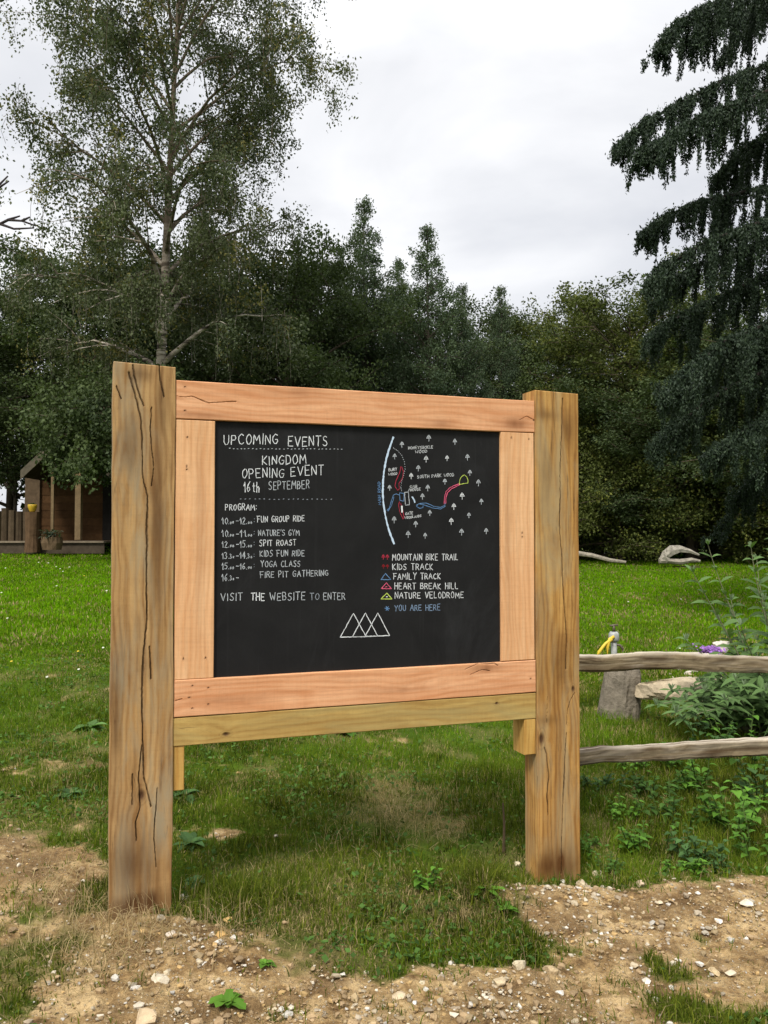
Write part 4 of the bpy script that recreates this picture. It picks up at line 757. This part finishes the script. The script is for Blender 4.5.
# ------------------------------------------------------------------ trees
def grow(seed, Ht, Rc, clear, nl, n_leaf, lsize, cols, shape='round', up=.6, droop=.3, tr=.16, hang=0, sub=9, spread=.28, lean=(0, 0), clumps=6, low=None, thick=1, twigs=False):
    """returns (wood MB, leaf arrays) of a tree at the origin"""
    q = np.random.default_rng(seed); mb = MB(); n_ = 14; tp = np.zeros((n_+1, 3)); t_ = np.linspace(0, 1, n_+1)
    tp[:, 2] = t_*Ht; wv = np.cumsum(q.normal(0, .012*Ht/8, (n_+1, 2)), 0); tp[:, :2] = wv*t_[:, None]+np.outer(t_, lean); tp[0, 2] = -.3
    mb.tube(tp, tr*(1-t_*.92)**.9*(1+.5*np.exp(-t_*25)), 9, cols['bark'])
    C, S, LI, WT = [], [], [], []
    for k in range(nl):
        f = clear+(1-clear)*((k+.5)/nl)**.9; f = min(.98, f+q.uniform(-.02, .02)); rel = (f-clear)/(1-clear)
        pf = {'round': (.35+1.05*math.sqrt(max(0, 1-(2*rel-.85)**2/1.45))), 'cone': (1.15*(1-rel)**1.15+.06), 'vase': (.5+.75*rel)*(1.15 if rel < .8 else .8), 'bush': 1.15*math.sqrt(max(.02, 1-rel*rel*.95))}[shape]
        if low: pf *= low(rel)
        Lb = Rc*pf*(q.uniform(.72, 1.15) if shape != 'cone' else q.uniform(.72, 1.2))*(q.uniform(.7, 1.1) if shape == 'bush' else 1); a = k*2.39996+q.uniform(-.4, .4); base = np.array([np.interp(f, t_, tp[:, i_]) for i_ in range(3)])
        el = up*(1-.25*rel)+q.uniform(-.15, .15)
        if shape in ('vase',): el = .75+.35*rel+q.uniform(-.12, .12)
        m_ = 8; tt = np.linspace(0, 1, m_+1); dh = np.array([math.cos(a), math.sin(a), 0])
        P = base+np.outer(tt*Lb*math.cos(el), dh)+np.outer(tt*Lb*math.sin(el)-droop*Lb*tt**2.2, [0, 0, 1])+np.cumsum(q.normal(0, .02*Lb, (m_+1, 3)), 0)*tt[:, None]
        r0 = tr*(1-f*.9)*.5*thick+.012
        mb.tube(P, r0*(1-tt*.9), 5, cols['bark'], cap=False)
        for s in range(sub):
            fs = .22+.78*(s+q.uniform(0, 1))/sub; b0 = np.array([np.interp(fs, tt, P[:, i_]) for i_ in range(3)]); a2 = a+q.choice([-1, 1])*q.uniform(.3, 1.25); e2 = q.uniform(-.25, .9)
            L2 = Lb*(.42-.2*fs)*q.uniform(.6, 1.4)+.25*min(1, Lb*.7); d2 = np.array([math.cos(a2)*math.cos(e2), math.sin(a2)*math.cos(e2), math.sin(e2)]); t3 = np.linspace(0, 1, 4)
            P2 = b0+np.outer(t3*L2, d2)-np.outer(droop*.8*L2*t3**2, [0, 0, 1]); mb.tube(P2, (r0*.3+.004)*(1-t3*.85), 3, cols['bark'], cap=False)
            for c_ in range(clumps):
                g = q.uniform(.15, 1.05); ctr = np.array([np.interp(g, t3, P2[:, i_]) for i_ in range(3)])+q.normal(0, spread*.4, 3); C.append(ctr); S.append(q.uniform(.55, 1.25)*spread*min(1, .35+Lb*.5)); LI.append(k); WT.append(Lb if shape == 'cone' else 1)
    # leader top
    for c_ in range(int(nl*.6)):
        f = q.uniform(.8, 1.0); C.append(np.array([np.interp(f, t_, tp[:, i_]) for i_ in range(3)])+q.normal(0, spread*(.25+2.2*(1-f)), 3)); S.append(spread*.3); LI.append(nl-1); WT.append(.5 if shape == 'cone' else .6)
    C = np.array(C); S = np.array(S); WT = np.array(WT)/sum(WT); idx = q.choice(len(C), n_leaf, p=WT); off = np.clip(q.normal(0, 1, (n_leaf, 3)), -1.5, 1.5)*S[idx][:, None]*np.array([1, 1, .75])
    if hang: hz = q.uniform(0, 1, n_leaf)**1.5*hang*(q.uniform(0, 1, len(C))[idx]); off *= (.45+.55*q.uniform(0, 1, n_leaf))[:, None]; off[:, 2] -= hz; off[:, :2] *= (1-.5*hz/(hang+1e-6))[:, None]
    if twigs:
        for ctr, s__ in zip(C[::3], S[::3]):
            hz_ = hang*q.uniform(.3, .9); mb.tube([ctr+[0, 0, .1], ctr+[q.normal(0, .04), q.normal(0, .04), -hz_*.5], ctr+[q.normal(0, .06), q.normal(0, .06), -hz_]], .005, 3, (.05, .04, .03), cap=False)
    P = C[idx]+off; lcol = q.uniform(0, 1, nl)**1.4; ccol = (.6*lcol[np.array(LI)]+.4*q.uniform(0, 1, len(C)))[idx]; lc = np.array(cols['dark'])+(np.array(cols['light'])-np.array(cols['dark']))*np.clip(ccol*.75+q.uniform(0, .35, n_leaf)-.05, 0, 1)[:, None]
    if 'alt' in cols: sel = (q.uniform(0, 1, len(C)) < cols['altp'])[idx]&(q.uniform(0, 1, n_leaf) < .8); lc[sel] = np.array(cols['alt'])*q.uniform(.7, 1.2, (sel.sum(), 1))
    A = q.normal(0, 1, (n_leaf, 3)); 
    if hang: A[:, 2] -= 1.0
    A /= np.linalg.norm(A, axis=1)[:, None]; B = np.cross(A, q.normal(0, 1, (n_leaf, 3))); B /= np.linalg.norm(B, axis=1)[:, None]
    sz = lsize*q.uniform(.55, 1.3, n_leaf)[:, None]; A = A*sz*.5; B = B*sz*.3
    V_ = np.stack([P-A, P+B, P+A, P-B], 1).reshape(-1, 3); i4 = np.arange(n_leaf)*4
    return mb, V_, np.stack([i4, i4+1, i4+2, i4+3], 1), np.repeat(lc, 4, 0)
def make_tree(name, px, Y, py_top, seed, Rc, lab, cat='tree', group=None, bark=None, z_off=0, rz=0, **kw):
    Xw = (px-384)/F*Y; z0 = gz(Xw, Y); Ht = at(px, py_top, Y)[2]-z0
    root = empty(name, (Xw, Y, z0)); tag(root, lab, cat, group)
    mb, V_, Q, lc = grow(seed, Ht, Rc, **kw)
    if py_top > 0:
        sc_ = Ht/np.percentile(V_[:, 2], 99.7); V_[:, 2] *= sc_
        for w_ in mb.V: w_[:, 2] *= sc_
    mb.build('trunk', bark or M_BARK, root, True); np_mesh('crown', V_, Q, None, M_LEAF, root, lc); root['h'] = Ht; root['r'] = Rc
    return root
def again(src, px, Y, py_top, Rc, lab, rz, group='dense trees behind the lawn'):
    Xw = (px-384)/F*Y; z0 = gz(Xw, Y); Ht = at(px, py_top, Y)[2]-z0; c = copy_tree(src); c.location = (Xw, Y, z0); c.rotation_euler.z = rz
    s = Rc/src['r']; c.scale = (s, s, Ht/src['h']); c['label'] = lab; c['group'] = group
    return c
BK = (.085, .065, .045)
dk = dict(bark=BK, dark=(.026, .041, .019), light=(.108, .145, .052))
ol = dict(bark=BK, dark=(.020, .036, .008), light=(.135, .155, .04), alt=(.15, .16, .035), altp=.15)
bl = dict(bark=(.11, .09, .07), dark=(.034, .056, .032), light=(.13, .175, .092))
bi = dict(bark=(.3, .3, .3), dark=(.05, .066, .036), light=(.145, .165, .082), alt=(.17, .155, .05), altp=.14)
# the big birch
make_tree('birch_tree', 153, 21, -95, 42, 5.7, 'tall airy birch with a pale trunk and hanging twigs, tallest tree on the left', 'tree', None, M_BIRCH,
          clear=.27, nl=44, n_leaf=175000, lsize=.082, cols=bi, shape='vase', up=.9, droop=.34, tr=.165, hang=1.2, sub=10, spread=.24, clumps=8, thick=1.1, twigs=True, lean=(.6, 0), low=lambda r: 1.0)
GT = 'dense trees behind the lawn'
tA = make_tree('dense_tree', 95, 28, 262, 7, 3.6, 'dark dense broadleaf tree behind the cabin, left of the birch trunk', 'tree', GT, clear=.16, nl=34, n_leaf=62000, lsize=.12, cols=dk, shape='round', up=.6, droop=.2, tr=.2, sub=9, spread=.25, clumps=7)
tB = make_tree('feathery_tree', 366, 30, 203, 9, 3.2, 'feathery pointed tree rising highest above the top rail of the board', 'tree', GT, clear=.14, nl=74, n_leaf=52000, lsize=.085, cols=bl, shape='cone', up=.95, droop=.15, tr=.11, sub=6, spread=.20, hang=.35, clumps=6)
tC = make_tree('airy_tree', 632, 28, 278, 12, 3.0, 'paler yellow green tree right of the right post, its top against the sky', 'tree', GT, clear=.15, nl=32, n_leaf=40000, lsize=.105, cols=ol, shape='round', up=.85, droop=.12, tr=.15, sub=9, spread=.19, clumps=7)
tD = make_tree('bushy_tree', 695, 27.2, 425, 15, 2.9, 'olive green rounded shrub at the lawn edge right of the pale curved driftwood', 'shrub', 'shrubs along the lawn edge', clear=.03, nl=36, n_leaf=42000, lsize=.10, cols=ol, shape='bush', up=.45, droop=.2, tr=.09, sub=8, spread=.28)
again(tA, 215, 29, 250, 3.5, 'dark round tree directly right of the birch trunk', 1.2); again(tA, 285, 27.5, 262, 2.9, 'dark tree above the left half of the top rail', 2.9)
again(tA, 10, 33, 330, 3.4, 'dark tree at the left edge behind the cabin fence', 4.0); again(tA, 150, 32, 290, 4, 'dark tree behind the birch trunk, mostly hidden', 5.1); again(tA, 330, 33, 285, 3.2, 'dark tree between the feathery pointed tree and the birch', .4)
again(tA, 470, 33, 320, 3.2, 'dark tree filling the dip above the right part of the top rail', 2.2); again(tA, 560, 30, 375, 3.0, 'dark tree straight behind the top of the right post', 3.4); again(tA, 715, 29, 300, 3.6, 'dark tree behind the drooping conifer boughs', 1.9)
again(tA, 790, 26, 330, 3.4, 'dark tree at the right edge behind the conifer', 5.5); again(tA, -70, 27, 300, 3.6, 'dark tree just outside the left edge beyond the cabin', 2.4); again(tA, 660, 27, 385, 2.8, 'dark lower tree between the pale tree and the conifer', 4.4)
again(tB, 430, 28, 232, 2.9, 'feathery pointed tree, second and lower one right of the highest', 2.0); again(tB, 500, 30, 290, 1.8, 'small pointed tree above the right end of the top rail', 3.3); again(tB, 15, 30, 258, 2.0, 'thin pointed tree top at the far left edge against the sky', 4.2)
again(tB, 398, 32, 262, 2.2, 'pointed tree in the gap between the two highest feathery trees', 5.4); again(tB, 342, 32, 250, 1.8, 'pointed tree just left of the highest feathery tree', 1.1); again(tB, 300, 30, 262, 2.2, 'pointed tree at the right skirt of the birch', .2); again(tB, 465, 29, 288, 1.7, 'pointed tree right beside the second feathery tree', .9)
again(tC, 560, 33, 312, 2.8, 'thin airy tree against the sky right of the post top', 2.6); again(tC, 600, 30, 322, 2.2, 'airy tree left of the pale yellow green tree', 5.0); again(tC, 530, 34, 322, 2.2, 'faint airy tree just left of the post top', 3.9); again(tC, 690, 27, 330, 2.6, 'yellow green tree partly covered by conifer boughs', 1.1)
tE = again(tD, 620, 27, 435, 2.5, 'dark olive shrub at the lawn edge just right of the right post', 2.2, 'shrubs along the lawn edge'); again(tD, 765, 27, 430, 2.8, 'olive shrub at the right edge above the buddleia', 4.1, 'shrubs along the lawn edge')
again(tD, 655, 29.5, 400, 3.0, 'taller olive shrub behind the pale curved driftwood', 5.3, 'shrubs along the lawn edge'); again(tD, 570, 28, 420, 2.8, 'dark shrub behind the right post', 3.0, 'shrubs along the lawn edge'); again(tD, 730, 30, 385, 3.2, 'tall olive shrub in the second row at right', .9, 'shrubs along the lawn edge')
again(tD, 480, 28, 430, 2.8, 'shrub hidden behind the board, right half', 1.3, 'shrubs along the lawn edge'); again(tD, 380, 28, 430, 2.8, 'shrub hidden behind the board, middle', 2.3, 'shrubs along the lawn edge'); again(tD, 280, 28, 430, 2.8, 'shrub hidden behind the board, left half', 4.3, 'shrubs along the lawn edge'); again(tD, 860, 24, 420, 3, 'olive shrub beyond the right edge of the lawn', 6, 'shrubs along the lawn edge')
make_tree('overhanging_tree', 138, 20.4, 372, 77, 1.75, 'very dark low tree whose leaves hang in front of the cabin roof', 'tree', None, clear=.5, nl=28, n_leaf=52000, lsize=.10, cols=dk, shape='round', up=.2, droop=.45, tr=.10, lean=(-.1, 0), sub=9, spread=.25, hang=.4)
# distant wood behind
q = np.random.default_rng(99); nfl = 90000; fx = q.uniform(-15.5, 34, nfl); top = 4.6+2.5*fbm(fx*.35, fx*0, 81, 4)+1.0*smooth(2, 16, fx)*0; fz_ = 1+top*q.uniform(0, 1, nfl)**.8; fy = 37+q.normal(0, 1.3, nfl)
A = q.normal(0, 1, (nfl, 3)); A /= np.linalg.norm(A, axis=1)[:, None]; B = np.cross(A, q.normal(0, 1, (nfl, 3))); B /= np.linalg.norm(B, axis=1)[:, None]; P = np.stack([fx, fy, fz_-.3], 1); A *= .16; B *= .11
V_ = np.stack([P-A, P+B, P+A, P-B], 1).reshape(-1, 3); i4 = np.arange(nfl)*4
tag(np_mesh('far_woodland', V_, np.stack([i4, i4+1, i4+2, i4+3], 1), None, M_LEAF, None, np.repeat(np.array([.03, .05, .016])*q.uniform(.6, 1.5, (nfl, 1)), 4, 0)), 'dark mass of woodland far behind the first row of trees', 'woodland', kind='stuff')

# ------------------------------------------------------------------ drooping conifer
def conifer():
    Yc = 13.0; Xc = (835-384)/F*Yc; z0 = gz(Xc, Yc); root = empty('drooping_conifer', (Xc, Yc, z0)); tag(root, 'tall dark weeping conifer at the right edge with drooping curtain like boughs', 'tree')
    q = np.random.default_rng(17); wood = MB(); Ht = 14.5; base = np.array([Xc, Yc, z0]); tt = np.linspace(0, 1, 12)
    wood.tube(np.stack([0*tt, 0*tt, tt*Ht-.2*(tt == 0)], 1), .30*(1-tt*.93), 10, (.08, .055, .04))
    boughs = []
    def px2(px, py, Y): return at(px, py, Y)-base
    for pts in [[(835, -45, 13), (768, -12, 12.8), (715, 8, 12.6), (684, 26, 12.5), (667, 46, 12.4)], [(835, 12, 13), (775, 12, 13.2), (735, 14, 13.4), (700, 30, 13.5), (690, 40, 13.5)],
                [(835, 55, 13), (768, 66, 12.7), (700, 90, 12.4), (645, 120, 12.2), (613, 146, 12.1)], [(835, 75, 13), (768, 92, 12.2), (700, 118, 11.8), (660, 142, 11.6), (640, 150, 11.6)],
                [(835, 165, 13), (768, 187, 12.8), (710, 203, 12.6), (665, 220, 12.5), (641, 240, 12.4)], [(835, 200, 13), (768, 222, 12.2), (710, 244, 11.9), (668, 268, 11.7), (650, 290, 11.6)],
                [(835, 250, 13), (768, 275, 12.9), (705, 300, 12.7), (665, 322, 12.6), (648, 338, 12.5)], [(835, 295, 13), (780, 320, 12.2), (725, 345, 11.8), (690, 372, 11.5), (676, 395, 11.4)],
                [(835, 345, 13), (770, 372, 13), (715, 395, 12.8), (670, 425, 12.7), (655, 445, 12.6)], [(835, 385, 13), (790, 405, 12.2), (740, 430, 11.9), (705, 455, 11.7)],
                [(835, 230, 13), (768, 240, 13.6), (700, 262, 14), (655, 300, 14.1)], [(835, 330, 13), (760, 340, 13.7), (700, 372, 14.1), (660, 405, 14.3)], [(835, 120, 13), (780, 130, 13.3), (740, 150, 13.5), (712, 180, 13.5)]]:
        P = np.array([px2(*p) for p in pts]); s_ = np.linspace(0, 1, len(P)); u = np.linspace(0, 1, 22); boughs.append(np.stack([np.interp(u, s_, P[:, i_]) for i_ in range(3)], 1))
    for k in range(44):
        f = .12+.83*k/44; a = k*2.39996+.7; Lb = (4.3*(1-f)**.75+.5)*q.uniform(.75, 1.1); d = np.array([math.cos(a), math.sin(a), 0])
        if d[0] < -.55: continue
        u = np.linspace(0, 1, 22); boughs.append(np.outer(u*Lb, d)+np.outer(f*Ht-.05*Lb*u-.32*Lb*u**1.8+.12*Lb*np.sin(u*3.1), [0, 0, 1]))
    VV, CC = [], []
    def spray(P, sz, n_, spread, hangdir=True):
        idx = q.integers(0, len(P), n_); c = P[idx]+q.normal(0, spread, (n_, 3)); A = q.normal(0, .55, (n_, 3)); A[:, 2] -= .9 if hangdir else 0; A /= np.linalg.norm(A, axis=1)[:, None]
        B = np.cross(A, q.normal(0, 1, (n_, 3))); B /= np.linalg.norm(B, axis=1)[:, None]; s2 = sz*q.uniform(.6, 1.3, (n_, 1)); A = A*s2*.5; B = B*s2*.2
        VV.append(np.stack([c-A, c+B, c+A, c-B], 1).reshape(-1, 3)); CC.append(np.repeat(np.array([.018, .030, .019])+np.array([.024, .036, .014])*q.uniform(0, 1, (n_, 1))**1.5, 4, 0))
    for P in boughs:
        P = P+np.cumsum(q.normal(0, .012, P.shape), 0); L_ = np.linalg.norm(P[-1]-P[0]); wood.tube(P, np.linspace(.045, .008, len(P)), 5, (.03, .024, .02), cap=False)
        T = (P[-1]-P[0])/L_; side = np.cross(T, [0, 0, 1]); side /= np.linalg.norm(side); nd_ = int(L_*17)
        for s in range(nd_):
            u = 1-q.uniform(0, 1)**1.1*.97; b0 = np.array([np.interp(u, np.linspace(0, 1, len(P)), P[:, i_]) for i_ in range(3)])
            lat = q.normal(0, .42)*(1.1-u*.9); b1 = b0+side*lat+T*abs(lat)*.5; b1[2] -= abs(lat)*.25
            k_ = np.linspace(0, 1, 7)[:, None]; spray(b0+(b1-b0)*k_, .055, 50, .026)
            hl0 = min(1.2, (.16+1.0*(1-u)**.6*q.uniform(.15, 1.1)))
            for w__ in range(4):
                hl = hl0*q.uniform(.55, 1.0); m_ = max(4, int(hl/.045)); tt2 = np.linspace(0, 1, m_)[:, None]; o2 = np.array([q.normal(0, .045), q.normal(0, .045), q.normal(0, .02)])
                S_ = b1+o2*(1-.7*tt2)+np.concatenate([np.cumsum(q.normal(0, .005, (m_, 2)), 0)+T[:2]*tt2*.05, -tt2*hl], 1); spray(S_, .05, m_*9, .014)
        spray(P, .06, int(L_*500), .03, False); spray(P-[0, 0, .07], .06, int(L_*700), .06)
    V_ = np.vstack(VV); n4 = len(V_)//4; i4 = np.arange(n4)*4; print('needles', n4)
    wood.build('trunk', M_BARK, root, True); np_mesh('crown', V_, np.stack([i4, i4+1, i4+2, i4+3], 1), None, M_NEEDLE, root, np.vstack(CC))
conifer()
# bare branch at far left
mb = MB(); Yd = 13.; z0 = gz(-7.3, Yd); e_ = empty('dead_tree', (-7.9, Yd, z0)); tag(e_, 'leafless dead tree at the left edge, only its bare twigs reach into view', 'tree'); b0 = np.array([-7.9, Yd, z0])
mb.tube([[0, 0, -.2], [.05, 0, 3], [-.05, 0, 6], [.1, 0, 8.5]], [.16, .13, .08, .03], 8, (.09, .075, .065))
for pl in ([(-90, 215), (-40, 205), (0, 224), (8, 220), (22, 221), (36, 226)], [(0, 224), (14, 229), (34, 228)], [(8, 220), (20, 216)], [(-90, 215), (-50, 190), (-20, 192), (0, 187), (9, 181)], [(-20, 192), (0, 184), (8, 176)], [(22, 221), (30, 217)]):
    P = [at(p[0], p[1], Yd)-b0 for p in pl]; mb.tube(P, np.linspace(.04 if pl[0][0] < -80 else .024, .012, len(P)), 5, (.05, .04, .04))
P = [np.array([0.02, 0, 5.0])]+[at(-90, 215, Yd)-b0]; mb.tube(P, [.06, .03], 6, (.09, .075, .065)); mb.build('trunk', M_BARK, e_, True)

# ------------------------------------------------------------------ cabin and what stands round it
def cabin():
    Yw = 25.; w2 = lambda px, py, Y_=Yw: at(px, py, Y_)
    x0 = w2(27, 500)[0]; x1 = w2(112, 500)[0]; zd = w2(60, 541)[2]; zg = gz((x0+x1)/2, Yw); e_ = empty('log_cabin', ((x0+x1)/2, Yw, zg)); cx = (x0+x1)/2; cz = zg
    tag(e_, 'small dark timber cabin with pitched roof and veranda, half hidden under trees', 'cabin')
    ze = w2(24, 470)[2]; za = w2(67, 431)[2]; ap = w2(67, 431)[0]
    wc = (.085, .045, .02)
    mb = MB(); z = zd; k = 0
    while z < ze+.05:
        mb.box(x0-cx, x1-cx, 0+.01*(k % 2), .12, z-cz, z+.225-cz, np.array(wc)*rng.uniform(.7, 1.2)); z += .23; k += 1
    while z < za-.2:
        f = (z-ze)/(za-ze); mb.box(x0-cx+f*(ap-x0)+.1, x1-cx-f*(x1-ap)-.1, .01*(k % 2), .12, z-cz, z+.225-cz, np.array(wc)*rng.uniform(.6, 1)); z += .23; k += 1
    mb.box(x0-cx, x0-cx+.12, .12, 4.5, zd-cz, ze-cz, wc); mb.box(x1-cx-.12, x1-cx, .12, 4.5, zd-cz, ze-cz, wc); mb.box(x0-cx+.12, x1-cx-.12, 4.38, 4.5, zd-cz, ze-cz, wc)
    mb.build('wall', M_OLDWOOD, e_)
    mb = MB(); mb.box(w2(26, 500)[0]-cx, w2(41, 500)[0]-cx, -.1, -.02, zd-cz, ze+.1-cz, (.13, .09, .055), .01); mb.build('corner_slab', M_OLDWOOD, e_)
    for (a, b_) in ((51, 53.6), (75, 80.5)):
        Yp = 23.3; mb = MB(); pa, pb = w2(a, 500, Yp)[0]-cx, w2(b_, 500, Yp)[0]-cx; mb.box(pa, pb, Yp-Yw, Yp-Yw+(pb-pa), w2(60, 540, Yp)[2]-cz+.002, w2(60, 462, Yp)[2]-cz, (.22, .155, .085), .004); mb.build('veranda_post', M_OLDWOOD, e_)
    mb = MB(); yf = -1.9; zdd = w2(60, 541, Yw+yf)[2]-cz
    for k in range(8): mb.box(-5.6, x1-cx+.4, yf+k*.24, yf+k*.24+.23, zdd-.05, zdd, (.26, .21, .15) if k == 0 else (.12, .09, .06))
    mb.box(-5.6, x1-cx+.4, yf+.06, yf+.1, zdd-.35, zdd-.052, (.09, .07, .05)); mb.build('deck', M_OLDWOOD, e_)
    for s, xe in ((1, w2(21, 474, 23.2)[0]), (-1, 2*ap-w2(21, 474, 23.2)[0])):
        zlo = w2(21, 474, 23.2)[2]; zhi = w2(67, 431, 23.2)[2]; th = .09; xa_ = w2(67, 431, 23.2)[0]
        if s < 0: xe = 2*xa_-w2(21, 474, 23.2)[0]
        mb = MB(); y0_, y1_ = 23.2-Yw, 4.9
        V_ = [[xe-cx, y, zlo-cz+h] for y in (y0_, y1_) for h in (-th, th)]+[[xa_-cx, y, zhi-cz+h] for y in (y0_, y1_) for h in (-th, th)]
        mb.add(V_, [[0, 1, 5, 4], [2, 6, 7, 3], [1, 3, 7, 5], [0, 4, 6, 2], [0, 2, 3, 1], [4, 5, 7, 6]], None, (.07, .06, .05)); rf = mb.build('roof', M_OLDWOOD, e_)
        mb = MB(); th = .16; V_ = [[xe-cx, y, zlo-cz+h] for y in (y0_-.04, y0_-.003) for h in (-th, .1)]+[[xa_-cx, y, zhi-cz+h] for y in (y0_-.04, y0_-.003) for h in (-th, .1)]
        mb.add(V_, [[0, 1, 5, 4], [2, 6, 7, 3], [1, 3, 7, 5], [0, 4, 6, 2], [0, 2, 3, 1], [4, 5, 7, 6]], None, (.13, .11, .08)); mb.build('bargeboard', M_OLDWOOD, rf)
    mb = MB(); mb.box(w2(103, 500)[0]-cx, w2(111, 500)[0]-cx, -.03, -.005, zd-cz+.02, ze-cz-.1, (.02, .018, .016)); mb.build('doorway_shade', M_OLDWOOD, e_)  # near-black slab painted as the shade inside the open doorway
    # palisade
    Yp = 23.4; f_ = empty('log_palisade', (w2(10, 520, Yp)[0], Yp, gz(-10.5, Yp))); tag(f_, 'row of upright split logs forming a low fence on the left of the cabin', 'fence'); bx = f_.location
    for k in range(13):
        pxk = -62+k*7.4; q_ = w2(pxk, 540, Yp); hh = w2(pxk, 509+rnd.uniform(-2, 3), Yp)[2]; mb = MB(); mb.tube([[q_[0]-bx[0], 0, q_[2]-bx[2]-.3], [q_[0]-bx[0], 0, hh-bx[2]]], [.115, .10], 8, np.array([.09, .065, .04])*rnd.uniform(.7, 1.3), jit=.08); mb.build('log', M_OLDWOOD, f_)
    Yp = 22.9; q_ = w2(32, 545, Yp); zt = w2(32, 512, Yp)[2]; mb = MB(); mb.tube([[0, 0, -.2], [0, 0, .25], [0, 0, zt-q_[2]]], [.20, .17, .19], 12, (.13, .08, .045), jit=.05); o = mb.build('log_pedestal', M_OLDWOOD); o.location = q_; tag(o, 'upright brown log by the cabin corner that carries a yellow pot', 'log')
    Mx = simple('yellow_glaze', (.55, .36, .03), .4, .4); mb = MB(); hh = .2; mb.tube([[0, 0, 0], [0, 0, .02], [0, 0, hh*.5], [0, 0, hh*.85], [0, 0, hh]], [.07, .08, .11, .125, .12], 16); pot = empty('yellow_pot', (q_[0], q_[1], zt+.005)); tag(pot, 'small yellow plant pot on top of the upright log', 'pot'); mb.build('pot', Mx, pot, True)
    mb = MB()
    for k in range(14): a = k*2.4; add_leaf(mb, np.array([0, 0, hh]), (math.cos(a), math.sin(a), rnd.uniform(.3, 1.2)), np.array([0, 0, 1.]), .16, .04, (.05, .09, .03), .5)
    mb.build('leaves', M_WEED, pot)
    Yp = 22.4; q_ = w2(52, 549, Yp); tb = empty('barrel_planter', q_); tag(tb, 'half barrel planter with a dark grey green plant, on the grass before the cabin', 'planter'); hh = w2(52, 537, Yp)[2]-q_[2]
    mb = MB(); mb.tube([[0, 0, -.02], [0, 0, hh*.5], [0, 0, hh]], [.25, .29, .27], 16, (.16, .11, .065), jit=.03); mb.build('tub', M_OLDWOOD, tb); mb = MB()
    for k in range(90): a = rnd.uniform(0, 6.28); r = rnd.uniform(0, .25); add_leaf(mb, np.array([r*math.cos(a), r*math.sin(a), hh+rnd.uniform(-.02, .16)]), (math.cos(a), math.sin(a), rnd.uniform(.1, 1.4)), np.array([0, 0, 1.]), .17, .07, np.array([.07, .09, .06])*rnd.uniform(.6, 1.4), .5, 'broad')
    mb.build('leaves', M_WEED, tb)
cabin()
# fallen pole and upturned pale root at the far lawn edge
a = at(574, 553, 24.6); b_ = at(626, 562, 24.3); mb = MB(); P = [a, a+(b_-a)*.35+[0, 0, .02], a+(b_-a)*.7+[0, 0, -.03], b_]; o = mb.tube(P, [.07, .065, .055, .04], 8, (.38, .34, .27), jit=.06)
tag(mb.build('fallen_pole', M_STUMP), 'thin pale fallen pole lying along the far lawn edge right of the right post', 'log')
mb = MB(); Yr = 24.2
def slab(pts, wdt, dep, c_):
    P = np.array([at(p[0], p[1], Yr) for p in pts]); mb.tube(P, wdt, 7, c_, jit=.1)
slab([(660, 561), (666, 555), (672, 550), (680, 549), (690, 551), (699, 555)], [.05, .13, .15, .1, .06, .03], 0, (.46, .42, .35)); slab([(659, 561), (668, 561), (680, 562), (692, 560), (700, 561)], [.07, .09, .08, .07, .04], 0, (.40, .36, .29)); slab([(664, 556), (668, 561)], [.12, .1], 0, (.46, .42, .35))
tag(mb.build('driftwood_root', M_STUMP), 'pale curved weathered root lying at the far lawn edge under the shrubs', 'log')
a = at(676, 571, 24.3); b_ = at(800, 577, 24.0); mb = MB(); mb.tube([a, (a+b_)/2+[0, 0, .05], b_], [.14, .15, .14], 9, (.07, .045, .035), jit=.08); o = mb.build('fallen_log', M_BARK, None, True); tag(o, 'dark brown fallen trunk along the far lawn edge at the right', 'log')
